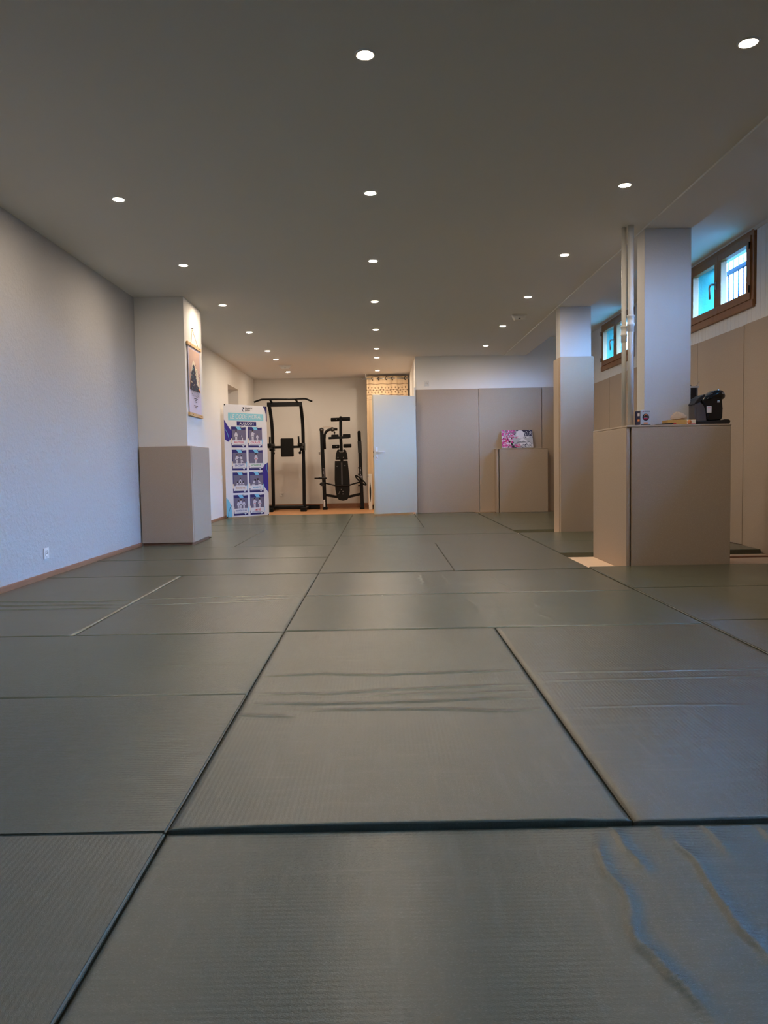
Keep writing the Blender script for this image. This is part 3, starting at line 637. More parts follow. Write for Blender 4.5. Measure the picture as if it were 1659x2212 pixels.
# ------------------------------------------------------------------ judo banner
def make_banner():
    BL = Vector((-2.437, 12.05, .012)); BR = Vector((-1.842, 12.545, .012)); U = (BR-BL).normalized(); W = (BR-BL).length; Hh = 1.775
    N = U.cross(Vector((0, 0, 1)))
    t = thing('banner_stand', BL.lerp(BR, .5)*1.0, 'tall white printed judo banner standing at the edge of the mats by the left wall', 'banner')
    def P(u, v, n=0.): return BL + U*(u/78.*W) + Vector((0, 0, Hh*(1-v/178.))) + N*(n*.0012)      # centimetres from the top left corner
    XF = lambda u, v, n: Matrix(((U.x, 0, N.x, P(u, v, n).x), (U.y, 0, N.y, P(u, v, n).y), (0, 1, 0, P(u, v, n).z), (0, 0, 0, 1)))
    m = MB()
    def pg(pts, mat, n=1): m.poly([P(u, v, n) for u, v in pts], mat)
    def rect(u0, u1, v0, v1, mat, n=1): pg([(u0, v1), (u1, v1), (u1, v0), (u0, v0)], mat, n)
    def disc(u, v, a, b, mat, n=1, k=14, th=0): pg([(u+a*math.cos(2*PI*i/k)*math.cos(th)-b*math.sin(2*PI*i/k)*math.sin(th), v-(a*math.cos(2*PI*i/k)*math.sin(th)+b*math.sin(2*PI*i/k)*math.cos(th))) for i in range(k)], mat, n)
    def tx(s, u, v, size, mat, n=3, **k): m.text(s, size/100, XF(u, v, n), mat, **k)
    # sheet with a little thickness, bowed top edge
    b = bmesh.new(); q = [P(0, 178, 0), P(78, 178, 0), P(78, 1.5, 0), P(58, .6, 0), P(39, .2, 0), P(20, .1, 0), P(0, 0, 0)]
    f = b.faces.new([b.verts.new(p) for p in q]); r = bmesh.ops.extrude_face_region(b, geom=[f])
    bmesh.ops.translate(b, vec=-N*.002, verts=[v for v in r['geom'] if isinstance(v, bmesh.types.BMVert)]); bmesh.ops.recalc_face_normals(b, faces=b.faces[:]); m.take(b, 'paper')
    # coloured side shapes
    pg([(0, 24), (4, 30), (8, 36), (13, 42), (14, 52), (6.5, 59), (.6, 55)], 'violet')
    pg([(1, 38), (5, 44), (8, 52), (8.4, 57), (8.0, 57), (7.4, 52), (4.6, 44.5), (1, 38.6)], 'cyan', 2)
    pg([(78, 92), (72, 95), (68, 101), (66.5, 110), (66.6, 118), (68, 127), (72, 134), (78, 141)], 'violet')
    pg([(75, 93.4), (75.2, 102), (78, 112), (78, 111), (75.8, 102), (75.5, 93.2)], 'cyan', 2)
    pg([(0, 146), (5, 152), (8.5, 160), (9.5, 168), (9.3, 178), (0, 178)], 'cyan')
    pg([(71, 1.4), (78, 1.6), (78, 26), (76.2, 25), (76.2, 14), (74.5, 7)], 'navy')
    pg([(2.6, 177), (3.4, 170), (6, 163), (10, 158), (10.4, 158.4), (6.6, 163.4), (4, 170), (3.2, 177)], 'navy', 2)
    # federation mark and heading
    m_pts = [(32.5, 4.2), (35.5, 3.6), (37, 5.2), (36.2, 7.2), (33.6, 7.6), (33.4, 8.6), (36, 10.2), (34.4, 11), (32.4, 9.4), (31.8, 7.2), (34.2, 6.2), (34.4, 5.4)]
    pg(m_pts, 'text_black', 2)
    tx('FRANCE', 36.6+1.3, 5.3, 3.4, 'text_black', align='LEFT', bold=.0006, sx=1.05); tx('JUDO', 36.6+1.3, 8.8, 3.4, 'text_black', align='LEFT', bold=.0006, sx=1.05)
    pg([(7.3, 25), (71.5, 25), (71.5, 14), (7.3, 13)], 'sky_bar')
    tx('LE CODE MORAL', 39.5, 19.2, 10.2, 'paper', shear=.25, sx=.74)
    rect(22.5, 58, 26.6, 33, 'navy'); tx('AU JUDO :', 40.2, 29.9, 5.6, 'paper', bold=.0012, sx=.98)
    words = [('POLITESSE', 'crimson'), ('COURAGE', 'crimson'), ('SINCÉRITÉ', 'blue_ink'), ('HONNEUR', 'green'), ('MODESTIE', 'tan'), ('RESPECT', 'azure'), ('CONTRÔLE DE SOI', 'blue_ink'), ('AMITIÉ', 'red')]
    def figure(u, v, s, mode, belt='hair'):
        """tiny printed judoka, v = ground line"""
        h = 's' if mode == 'stand' else mode
        if mode in ('stand', 'fist'):
            pg([(u-1.1*s, v), (u-.2*s, v), (u, v-3*s), (u+.3*s, v), (u+1.2*s, v), (u+1.1*s, v-4*s), (u-1.1*s, v-4*s)], 'gi', 3)
            pg([(u-1.5*s, v-3.6*s), (u+1.5*s, v-3.6*s), (u+1.4*s, v-7*s), (u+.6*s, v-8.2*s), (u-.6*s, v-8.2*s), (u-1.4*s, v-7*s)], 'gi', 3)
            pg([(u-1.4*s, v-7.4*s), (u-2.2*s, v-4.3*s), (u-1.5*s, v-4*s), (u-.9*s, v-6*s)], 'gi', 3)
            if mode == 'fist': pg([(u+.8*s, v-7.6*s), (u+3*s, v-6.7*s), (u+3*s, v-6*s), (u+.8*s, v-6.3*s)], 'gi', 3)
            else: pg([(u+1.4*s, v-7.4*s), (u+2.2*s, v-4.3*s), (u+1.5*s, v-4*s), (u+.9*s, v-6*s)], 'gi', 3)
            rect(u-1.3*s, u+1.3*s, v-4.5*s, v-4*s, belt, 4)
            disc(u, v-9.1*s, .8*s, 1.0*s, 'skin', 4); disc(u, v-9.5*s, .85*s, .75*s, 'hair', 4.5)
        elif mode in ('bow', 'bowl'):
            d = 1 if mode == 'bow' else -1
            pg([(u-.9*s, v), (u+.9*s, v), (u+.8*s, v-4*s), (u-.8*s, v-4*s)], 'gi', 3)
            pg([(u-.8*s, v-4*s), (u+.9*s, v-3.6*s), (u+d*2.4*s+.7*s, v-6*s), (u+d*2.2*s, v-7.2*s), (u-.2*s, v-6.4*s)], 'gi', 3)
            disc(u+d*3.2*s, v-6.6*s, .9*s, .8*s, 'hair', 4); rect(u-.9*s, u+.9*s, v-4.3*s, v-3.8*s, belt, 4)
        elif mode in ('kneel', 'kneell'):
            d = 1 if mode == 'kneel' else -1
            pg([(u-1.8*s, v), (u+1.8*s, v), (u+1.4*s, v-1.6*s), (u-1.4*s, v-1.6*s)], 'gi', 3)
            pg([(u-1.3*s, v-1.4*s), (u+1.3*s, v-1.4*s), (u+d*1.4*s+.6*s, v-4.4*s), (u+d*1.2*s-.6*s, v-4.8*s)], 'gi', 3)
            disc(u+d*1.9*s, v-5.3*s, .9*s, .9*s, 'hair', 4); rect(u-1.3*s, u+1.3*s, v-1.9*s, v-1.4*s, belt, 4)
        elif mode == 'sit':
            pg([(u-2*s, v), (u+2*s, v), (u+1.4*s, v-1.6*s), (u+.9*s, v-3.8*s), (u-.9*s, v-3.8*s), (u-1.4*s, v-1.6*s)], 'gi', 3)
            disc(u, v-4.7*s, .8*s, .9*s, 'hair', 4); rect(u-1.2*s, u+1.2*s, v-1.9*s, v-1.4*s, belt, 4)
        elif mode == 'kick':
            pg([(u-.8*s, v), (u, v), (u+.2*s, v-3.6*s), (u+1.9*s, v-1.0*s), (u+2.4*s, v-1.6*s), (u+1*s, v-4.5*s), (u-1*s, v-4.5*s)], 'gi', 3)
            pg([(u-1.2*s, v-4.2*s), (u+1.2*s, v-4.2*s), (u+1.2*s, v-7.6*s), (u-1.2*s, v-7.6*s)], 'gi', 3)
            pg([(u-1*s, v-7.5*s), (u-2.6*s, v-6.2*s), (u-2.3*s, v-5.6*s), (u-.9*s, v-6.4*s)], 'gi', 3)
            disc(u, v-8.4*s, .8*s, .9*s, 'hair', 4); rect(u-1.2*s, u+1.2*s, v-4.6*s, v-4.1*s, belt, 4)
    scenes = [[('stand', 8.5, 1.55), ('bowl', 19.5, 1.15)], [('fist', 8.5, 1.65), ('stand', 17, 1.1)], [('fist', 8.5, 1.45), ('kick', 16.5, 1.4)], [('stand', 13.4, 1.6)],
              [('stand', 13.2, 1.25), ('sit', 8, 1.3), ('sit', 13.2, 1.35), ('sit', 18.6, 1.3)], [('kneel', 7, 1.7), ('kneell', 19, 1.9)], [('stand', 13, 1.5), ('stand', 8.4, 1.3), ('stand', 18.4, 1.3)], [('fist', 8, 1.6), ('stand', 17.5, 1.5)]]
    for k, (w, wc) in enumerate(words):
        c, rw = k % 2, k//2
        u0 = 12.2+30*c+.25*rw; v0 = [34.8, 71.2, 107, 143][rw]; w_, h_ = 26, 32.8
        rect(u0, u0+w_, v0, v0+h_, 'navy', 1); rect(u0+1.2, u0+w_-.6, v0+4.8, v0+22.2, 'photo', 2)
        pg([(u0+11.5, v0+4.9), (u0+18, v0+4.9), (u0+16, v0+.1), (u0+7.8, v0+.1)], 'cyan', 2.5)
        pg([(u0+16.6, v0+.7), (u0+20, v0+.1), (u0+w_, v0+.1), (u0+w_, v0+.6), (u0+18, v0+1.2)], 'paper', 2.5)
        for s in scenes[k]: figure(u0+s[1], v0+21.8, s[2], s[0], 'red' if k in (3, 7) else 'hair')
        rect(u0+.9, u0+w_-.9, v0+21.6, v0+29.6, 'paper', 5); rect(u0-.3, u0+.9, v0+18.4, v0+26, 'cream', 5); rect(u0+w_-.9, u0+w_+.3, v0+19.5, v0+27, 'cyan', 5)
        tx(w, u0+w_/2, v0+25.2, 4.3 if len(w) < 12 else 3.2, wc, 6, bold=.0008, sx=.86 if len(w) < 12 else .72)
        rect(u0+3, u0+w_-3.4, v0+28.2, v0+28.7, 'navy', 6)
        pg([(u0+18.4, v0+29.6), (u0+22.8, v0+29.6), (u0+20.6, v0+32.2)], 'paper', 5); pg([(u0+19.6, v0+30), (u0+21.6, v0+30), (u0+20.6, v0+31.3)], 'cyan', 6)
    obj('printed_sheet', m, t)
    # crossed rods behind, corner clips
    c = P(39, 96, -30)
    for u, v in ((1.5, 1), (76.5, 2.5), (1.5, 177.2), (76.5, 177.2)):
        obj('rod', MB().tube([c, P(u, v, -3)], .004, 'steel', 8), t)
        obj('corner_clip', MB().ball(P(u, v, 2), (.008, .008, .012), 'rubber', 10), t)
    obj('hub', MB().cbox(c, (.05, .03, .06), 'satin', .006), t)
make_banner()

# ------------------------------------------------------------------ hanging poster on the left pillar
def make_poster():
    XW = -1.985; y0, y1 = 7.995, 8.585; zt, zb = 2.085, 1.355
    t = thing('hanging_poster', (XW, (y0+y1)/2, zb), 'tall printed poster on wooden rails hanging on the left pillar', 'poster')
    n0 = XW+.012
    def P(u, v, n=0): return (n0+n*.0012, y0+.03+u*(y1-y0-.06), zb+.02+(1-v)*(zt-zb-.04))
    m = MB(); m.box(n0-.002, n0, y0+.03, y1-.03, zb+.02, zt-.02, 'lilac')
    def pg(pts, mat, n=1): m.poly([P(u, v, n) for u, v in pts], mat)
    def hill(u0, u1, base, top, mat, n, k=14): pg([(u0, base), (u1, base)] + [(u1+(u0-u1)*i/k, base-(base-top)*math.sin(PI*i/k)**.7) for i in range(1, k)], mat, n)
    pg([(.06, .66), (.94, .66), (.94, .035), (.06, .035)], 'dusk_pink', 1)
    # plain rounded hills in the print's colours
    hill(.10, .72, .64, .20, 'cream', 2); hill(.40, .86, .62, .30, 'cream', 2.4); hill(.16, .66, .65, .26, 'deep', 3); hill(.08, .46, .65, .36, 'deep', 3.3)
    hill(.5, .94, .655, .50, 'cream', 3.6); hill(.12, .90, .658, .54, 'deep', 4)
    rr = random.Random(3)
    for i in range(70):
        u, v = rr.uniform(.12, .88), rr.uniform(.24, .64); a = rr.uniform(.015, .04)
        if v < .3 and not .3 < u < .6: continue
        th = rr.uniform(0, PI); pg([(u+a*math.cos(2*PI*k/9)*math.cos(th)-a*.4*math.sin(2*PI*k/9)*math.sin(th), v+.5*(a*math.cos(2*PI*k/9)*math.sin(th)+a*.4*math.sin(2*PI*k/9)*math.cos(th))) for k in range(9)][::-1], rr.choice(['teal', 'teal', 'cream', 'deep']), 5)
    pg([(.72, .60), (.90, .62), (.86, .64), (.74, .63)], 'orange', 6)
    X = lambda u, v: Matrix(((0, 0, 1, P(u, v, 3)[0]), (1, 0, 0, P(u, v, 3)[1]), (0, 1, 0, P(u, v, 3)[2]), (0, 0, 0, 1)))
    m.text('HOKUSAI', .078, X(.5, .715), 'grey_text', sx=1.0)
    for v, w in ((.775, .30), (.80, .12), (.825, .2), (.885, .3), (.91, .12)): pg([(.5-w/2, v+.006), (.5+w/2, v+.006), (.5+w/2, v-.006), (.5-w/2, v-.006)], 'text_black', 3)
    obj('print', m, t)
    for nm, z in (('top_rail', zt), ('bottom_rail', zb)):
        r = obj(nm, MB().box(n0-.009, n0+.011, y0, y1, z-.02, z+.014, 'pine', .003), t)
        for yy in (y0+.12, y1-.1): obj('screw', MB().ball((n0+.011, yy, z-.003), .005, 'steel', 8), r)
    ym = (y0+y1)/2
    obj('cord', MB().tube([(n0, y0+.17, zt+.012), (XW+.006, ym-.03, 2.262), (n0, y1-.1, zt+.012)], .0025, 'pine', 6), t)
    obj('nail', MB().tube([(XW, ym-.03, 2.268), (XW+.02, ym-.03, 2.27)], .005, 'steel', 8), t)
make_poster()

# ------------------------------------------------------------------ cherry blossom canvas
def make_canvas():
    x0, x1, h, th = 1.955, 2.452, .285, .018
    z0 = 1.033; tilt = .30
    R = Matrix.Translation((x0, 12.376, z0)) @ Matrix.Rotation(-tilt, 4, 'X'); W = x1-x0; H = h/math.cos(tilt)
    m = MB(); m.box(0, W, 0, th, .0, H, 'fog', .002, 1, R)
    def P(u, v, n=1): return R @ Vector((u*W, -.0004*n, H*(1-v)))
    def pg(pts, mat, n=1): m.poly([P(u, v, n) for u, v in pts], mat)
    def disc(u, v, a, mat, n, k=12): pg([(u+a*math.cos(2*PI*i/k), v+a*1.75*math.sin(2*PI*i/k)) for i in range(k)][::-1], mat, n)
    pg([(0, 1), (1, 1), (1, 0), (0, 0)], 'fog', 1)
    pg([(.70, .30), (.98, .34), (1, 0), (.45, 0), (.5, .06)], 'night', 2); pg([(.2, .3), (.48, .2), (.45, 0), (.1, 0)], 'slate', 2)
    rr = random.Random(5)
    for i in range(60): disc(rr.uniform(.68, .99), rr.uniform(.02, .42), rr.uniform(.006, .02), rr.choice(['slate', 'night', 'fog', 'moon']), 3)
    disc(.60, .24, .135, 'moon', 4, 28)
    pg([(.40, .80), (.98, .80), (.9, .68), (.78, .56), (.69, .46), (.63, .48), (.55, .60)], 'slate', 5); pg([(.52, .66), (.60, .62), (.63, .66), (.69, .60), (.78, .68), (.86, .66), (.69, .46), (.63, .48)], 'moon', 6)
    pg([(.0, 1), (1, 1), (1, .80), (.6, .74), (.35, .80)], 'fog', 7)
    pg([(.44, .9), (.95, .82), (.9, .70), (.55, .72)], 'moon', 7.2)
    for i in range(70): disc(rr.uniform(.4, .99), rr.uniform(.78, .98), rr.uniform(.006, .022), rr.choice(['slate', 'moon', 'fog', 'night']), 8)
    m_ = [(.30, 1.0), (.46, 1.0), (.38, .9), (.34, .78), (.28, .66), (.22, .55), (.17, .35), (.14, .36), (.19, .58), (.26, .72), (.30, .85)]
    pg(m_, 'black_ink', 9); pg([(.26, .7), (.33, .72), (.4, .62), (.41, .65), (.33, .77)], 'black_ink', 9)
    for i in range(330):
        u = abs(rr.gauss(.08, .17)); v = rr.uniform(0, .98)
        if v < .45 and rr.random() < .3: u += .15
        if u > .52-.25*abs(v-.35): continue
        disc(min(u, .98), min(.97, max(.03, v)), rr.uniform(.008, .026), rr.choice(['pink', 'pink', 'crimson', 'pale_pink', 'moon', 'black_ink' if rr.random() < .4 else 'pink']), 10+i*.01, 7)
    for i in range(25): disc(rr.uniform(.4, .6), rr.uniform(.8, .95), rr.uniform(.008, .02), rr.choice(['pink', 'crimson']), 14, 7)
    o = obj('canvas_print', m, None, False, (2.2, 12.4, z0)); tag(o, 'small unframed canvas of pink blossoms, moon and mountain leaning on the padded box', 'picture')
make_canvas()

# ------------------------------------------------------------------ power tower
def make_tower():
    t = thing('power_tower', (-1.77, 14.6, FL), 'black pull-up and dip station behind the judo banner in the alcove', 'exercise machine')
    yb = 14.62
    def upright(s, pts): return obj('upright', MB().bar(pts, .06, .05, 'steel', side=(0, 1, 0)), t)
    def curve(P, n=6):
        out = []; P = [Vector(p) for p in P]
        for i in range(len(P)-1):
            a, b, c, d = P[max(i-1, 0)], P[i], P[i+1], P[min(i+2, len(P)-1)]
            for k in range(n):
                x = k/n; out.append(.5*((2*b)+(c-a)*x+(2*a-5*b+4*c-d)*x*x+(3*b-a-3*c+d)*x**3))
        return out+[P[-1]]
    upright('L', curve([(-2.062, yb, -.01), (-2.058, yb, .45), (-2.056, yb, .87), (-2.046, yb, 1.25), (-2.046, yb-.02, 1.55), (-2.062, yb-.06, 1.8), (-2.085, yb-.11, 1.99)]))
    upright('R', curve([(-1.476, yb, -.01), (-1.470, yb, .45), (-1.468, yb, .87), (-1.466, yb, 1.25), (-1.466, yb-.02, 1.55), (-1.475, yb-.06, 1.8), (-1.49, yb-.11, 1.99)]))
    obj('top_beam', MB().box(-2.115, -1.462, yb-.15, yb-.07, 1.925, 2.005, 'steel', .006), t)
    pb = obj('pull_up_bar', MB().tube([(-2.335, yb-.26, 2.005), (-2.31, yb-.26, 2.014), (-2.205, yb-.26, 2.048), (-2.18, yb-.26, 2.052), (-1.40, yb-.26, 2.052), (-1.37, yb-.26, 2.048), (-1.28, yb-.26, 2.008), (-1.255, yb-.26, 1.998)], .017, 'steel', 12), t)
    for x in (-2.03, -1.555): obj('hanger', MB().bar([(x-.01, yb-.26, 2.045), (x+.015, yb-.11, 1.99)], .03, .03, 'steel'), pb)
    obj('cross_tube', MB().bar([(-2.05, yb-.03, 1.17), (-1.47, yb-.03, 1.17)], .05, .045, 'steel'), t)
    obj('back_pad', MB().box(-1.882, -1.642, yb-.12, yb-.06, .985, 1.335, 'vinylblack', .024, 4), t)
    for x, s in ((-2.05, -1), (-1.475, 1)):
        a = obj('arm_support', MB().box(x-.045, x+.045, yb-.14, yb+.03, 1.10, 1.24, 'steel', .012).bar([(x, yb-.13, 1.15), (x, yb-.5, 1.17)], .045, .045, 'steel'), t)
        obj('arm_pad', MB().box(x-.045, x+.045, yb-.52, yb-.16, 1.175, 1.225, 'vinylblack', .015, 3), a)
        obj('grip', MB().tube([(x-.02*s, yb-.5, 1.16), (x-.025*s, yb-.50, 1.35)], .016, 'foam', 12), a)
        obj('knob', MB().tube([(x-.02*s, yb-.17, 1.10), (x-.035*s, yb-.17, 1.07)], .012, 'steel', 10).ball((x-.04*s, yb-.17, 1.055), .026, 'rubber'), a)
    obj('base_tube', MB().bar([(-2.05, yb-.03, .03), (-1.48, yb-.03, .03)], .05, .05, 'steel'), t)
    for x in (-2.075, -1.455):
        f = obj('foot_tube', MB().bar([(x, 14.30, -.005), (x, 15.12, -.005)], .06, .05, 'steel'), t)
        for yy in (14.27, 15.12): obj('foot_cap', MB().box(x-.055, x+.055, yy-.03, yy+.05, FL, .035, 'rubber', .008), f)
    obj('rear_bar', MB().bar([(-2.3, 15.16, 0), (-1.22, 15.16, 0)], .06, .075, 'steel'), t)
make_tower()

# ------------------------------------------------------------------ weight bench with rack
def make_bench():
    t = thing('weight_bench', (-.77, 14.75, FL), 'black weight bench with rack posts folded upright beside the open door', 'exercise machine')
    Y = 14.75
    a = obj('rack_post', MB().bar([(-1.088, Y, FL), (-1.100, Y, .5), (-1.114, Y, 1.0), (-1.122, Y, 1.47)], .07, .06, 'steel', side=(0, 1, 0)), t)
    obj('foot_cap', MB().box(-1.135, -1.043, Y-.05, Y+.05, FL, .0, 'rubber', .006), a)
    obj('pulley', MB().tube([(-1.122, Y-.035, 1.49), (-1.122, Y+.035, 1.49)], .042, 'satin', 18).ball((-1.118, Y-.037, 1.49), .010, 'chrome', 8), a)
    obj('label_plate', MB().box(-1.118, -1.086, Y-.0325, Y-.030, .12, .155, 'paper').box(-1.116, -1.082, Y-.0325, Y-.030, .02, .115, 'paper'), a)['label'] = 'white printed label'
    m = MB()
    for i in range(6): m.box(-1.116, -1.100, Y-.0325, Y-.030, .62+.026*i, .629+.026*i, 'gi')
    m.box(-1.090, -1.088, Y-.0325, Y-.030, .60, .76, 'gi'); m.lathe([(.026, 0), (.026, .002), (.022, .002), (.022, 0)], 'gi', 20, Matrix.Translation((-1.1, Y-.030, .57)) @ Matrix.Rotation(PI/2, 4, 'X'))
    m.poly([(-1.11, Y-.033, .58), (-1.10, Y-.033, .555), (-1.095, Y-.033, .56), (-1.088, Y-.033, .585)], 'gi')
    obj('scale_marks', m, a)['label'] = 'white height marks'
    b = obj('rack_post', MB().bar([(-.372, Y, FL), (-.384, Y, .5), (-.395, Y, .95), (-.397, Y, 1.05)], .065, .06, 'steel', side=(0, 1, 0)), t)
    obj('foot_cap', MB().box(-.415, -.332, Y-.05, Y+.05, FL, .0, 'rubber', .006), b)
    obj('sleeve', MB().bar([(-.396, Y, 1.04), (-.404, Y, 1.26)], .074, .07, 'satin', side=(0, 1, 0)), b)
    obj('grip_post', MB().tube([(-.404, Y, 1.25), (-.408, Y, 1.43), (-.408, Y, 1.452), (-.408, Y, 1.462)], [.032, .032, .026, .008], 'foam', 14), b)
    m = MB()
    for i in range(6): m.box(-.400, -.386, Y-.0325, Y-.030, .62+.026*i, .629+.026*i, 'gi')
    m.lathe([(.026, 0), (.026, .002), (.022, .002), (.022, 0)], 'gi', 20, Matrix.Translation((-.386, Y-.030, .575)) @ Matrix.Rotation(PI/2, 4, 'X'))
    m.poly([(-.396, Y-.033, .585), (-.386, Y-.033, .56), (-.381, Y-.033, .565), (-.374, Y-.033, .59)], 'gi')
    obj('scale_marks', m, b)['label'] = 'white height marks'
    for z in (.755, .63, .415): obj('peg', MB().tube([(-.39, Y-.01, z), (-.445, Y-.01, z)], .010, 'steel', 8), b)
    # curved pulley arm and cable
    arm = obj('pulley_arm', MB().tube([(-1.072, Y-.02, 1.12), (-1.075, Y-.02, 1.30), (-1.068, Y-.02, 1.38), (-1.045, Y-.02, 1.44), (-1.005, Y-.02, 1.478), (-.95, Y-.02, 1.494), (-.88, Y-.02, 1.499), (-.82, Y-.02, 1.497)], .027, 'steel', 14), t)
    obj('pulley', MB().tube([(-.915, Y-.055, 1.494), (-.915, Y+.015, 1.494)], .042, 'satin', 16).ball((-.905, Y-.058, 1.497), .009, 'chrome', 8), arm)
    obj('cable', MB().tube([(-1.10, Y-.03, 1.538), (-1.0, Y-.03, 1.54), (-.92, Y-.03, 1.53)], .004, 'tan', 6).tube([(-.88, Y-.03, 1.47), (-.876, Y-.03, 1.41), (-.862, Y-.03, 1.36)], .006, 'steel', 6).ball((-.877, Y-.03, 1.43), .018, 'rubber', 10), arm)
    obj('adjuster', MB().tube([(-1.275, Y-.06, .567), (-1.20, Y-.06, .567), (-1.19, Y-.06, .567), (-1.04, Y-.06, .567)], [.014, .014, .02, .012], 'steel', 10), a)
    obj('clamp', MB().box(-1.165, -1.09, Y-.05, Y-.01, .42, .49, 'satin', .008).ball((-1.165, Y-.03, .455), .018, 'rubber', 10).tube([(-1.17, Y-.02, 1.02), (-1.17, Y-.02, 1.08)], .017, 'chrome', 10), a)
    # bench itself
    bn = obj('bench_spine', MB().bar([(-.748, Y+.06, .42), (-.752, Y+.05, 1.0), (-.762, Y+.02, 1.34), (-.754, Y, 1.71)], .055, .05, 'steel', side=(0, 1, 0)).ball((-.754, Y, 1.715), .03, 'rubber'), t)
    for (x0, x1, z0, z1, r) in ((-.942, -.782, 1.678, 1.680, .037), (-.728, -.574, 1.688, 1.688, .037), (-.925, -.79, 1.166, 1.168, .036), (-.715, -.558, 1.176, 1.178, .036), (-.94, -.80, 1.36, 1.362, .036), (-.72, -.574, 1.366, 1.366, .036)):
        q = obj('foam_roller', MB().tube([(x0, Y-.01, z0), (x0+.008, Y-.01, z0), (x1-.008, Y-.01, z1), (x1, Y-.01, z1)], [r*.8, r, r, r*.8], 'foam', 18), bn)
        if x0 < -.78 and z0 != 1.36: obj('bolt', MB().ball((x0+(x1-x0)*.65, Y-.01-r, (z0+z1)/2), .007, 'chrome', 8), q)
    obj('leg_bar', MB().cbox((-.79, Y-.05, 1.335), (.40, .05, .045), 'steel', .006, (0, -.03, 0)), bn)
    hp = [(-.83, 1.105), (-.79, 1.115), (-.78, 1.085), (-.72, 1.085), (-.71, 1.115), (-.67, 1.10), (-.645, 1.02), (-.634, .915), (-.87, .915), (-.862, 1.02)]
    hd = obj('head_pad', MB().prism(hp, Y-.03, Y+.02, 'vinylblack', .012, 3), t)
    lp = [(-.882, .893), (-.638, .893), (-.622, .72), (-.606, .53), (-.608, .32), (-.622, .20), (-.66, .145), (-.74, .128), (-.82, .145), (-.858, .20), (-.882, .33), (-.892, .53), (-.888, .72)]
    bp = obj('back_pad', MB().prism(lp, Y-.04, Y+.02, 'vinylblack', .014, 3), t)
    obj('stripe', MB().box(-.766, -.738, Y-.0435, Y-.040, .44, .86, 'grey', .002, 1), bp)['label'] = 'grey centre stripe'
    m = MB()
    for x, z in ((-.842, .79), (-.69, .80), (-.768, .345), (-.74, .26)): m.ball((x, Y-.041, z), .010, 'chrome', 8)
    m.tube([(-.82, Y-.043, .26), (-.80, Y-.043, .31), (-.79, Y-.043, .312)], .005, 'chrome', 6).tube([(-.75, Y-.043, .31), (-.72, Y-.043, .31)], .005, 'chrome', 6)
    obj('fasteners', m, bp)
    m = MB()
    for x, z in ((-.82, .955), (-.716, .957)): m.ball((x, Y-.032, z), .009, 'chrome', 8)
    m.tube([(-.80, Y-.034, 1.085), (-.785, Y-.034, 1.063), (-.72, Y-.034, 1.063), (-.705, Y-.034, 1.085)], .005, 'chrome', 6)
    obj('fasteners', m, hd)
    obj('cross_bar', MB().tube([(-1.085, Y-.02, .475), (-.98, Y-.045, .448), (-.88, Y-.065, .425), (-.76, Y-.068, .420), (-.62, Y-.065, .422), (-.53, Y-.045, .45), (-.39, Y-.02, .485)], .014, 'steel', 10), t)
    obj('cross_bar', MB().bar([(-1.08, Y, .245), (-.87, Y+.05, .205), (-.61, Y+.05, .205), (-.385, Y, .255)], .05, .05, 'steel'), t)
    for x in (-1.09, -.375): obj('floor_leg', MB().bar([(x, Y, FL+.02), (x, Y+.40, FL+.02)], .05, .04, 'steel'), t)
make_bench()
o = obj('strap_loop', MB().sweep([(-.392+.130*math.cos(a)*.74+.024*math.sin(a)*.67, 14.655+.045*math.sin(a), .515-.130*math.cos(a)*.67+.024*math.sin(a)*.74) for a in [2*PI*k/32 for k in range(32)]], [(-.006, -.016), (.006, -.016), (.006, .016), (-.006, .016)], 'rubber', True, True, (.5, 1, .3)))
tag(o, 'black strap loop hung on the right rack post of the weight bench', 'strap')
t = thing('storage_case', (-.21, 14.55, FL), 'narrow white slab-like case standing on end between weight bench and open door', 'case')
obj('shell', MB().box(-.243, -.176, 14.48, 14.65, FL, .632, 'white', .006), t)
obj('inlay', MB().prism([(-.211+.016*math.sin(PI*i/10)*s, .10+.40*i/10) for s, rng in ((1, range(0, 11)), (-1, range(9, 0, -1))) for i in rng], 14.477, 14.483, 'vinylblack'), t)['label'] = 'black lens-shaped inlay'
obj('catch', MB().cbox((-.248, 14.53, .59), (.014, .03, .03), 'rubber', .004), t)

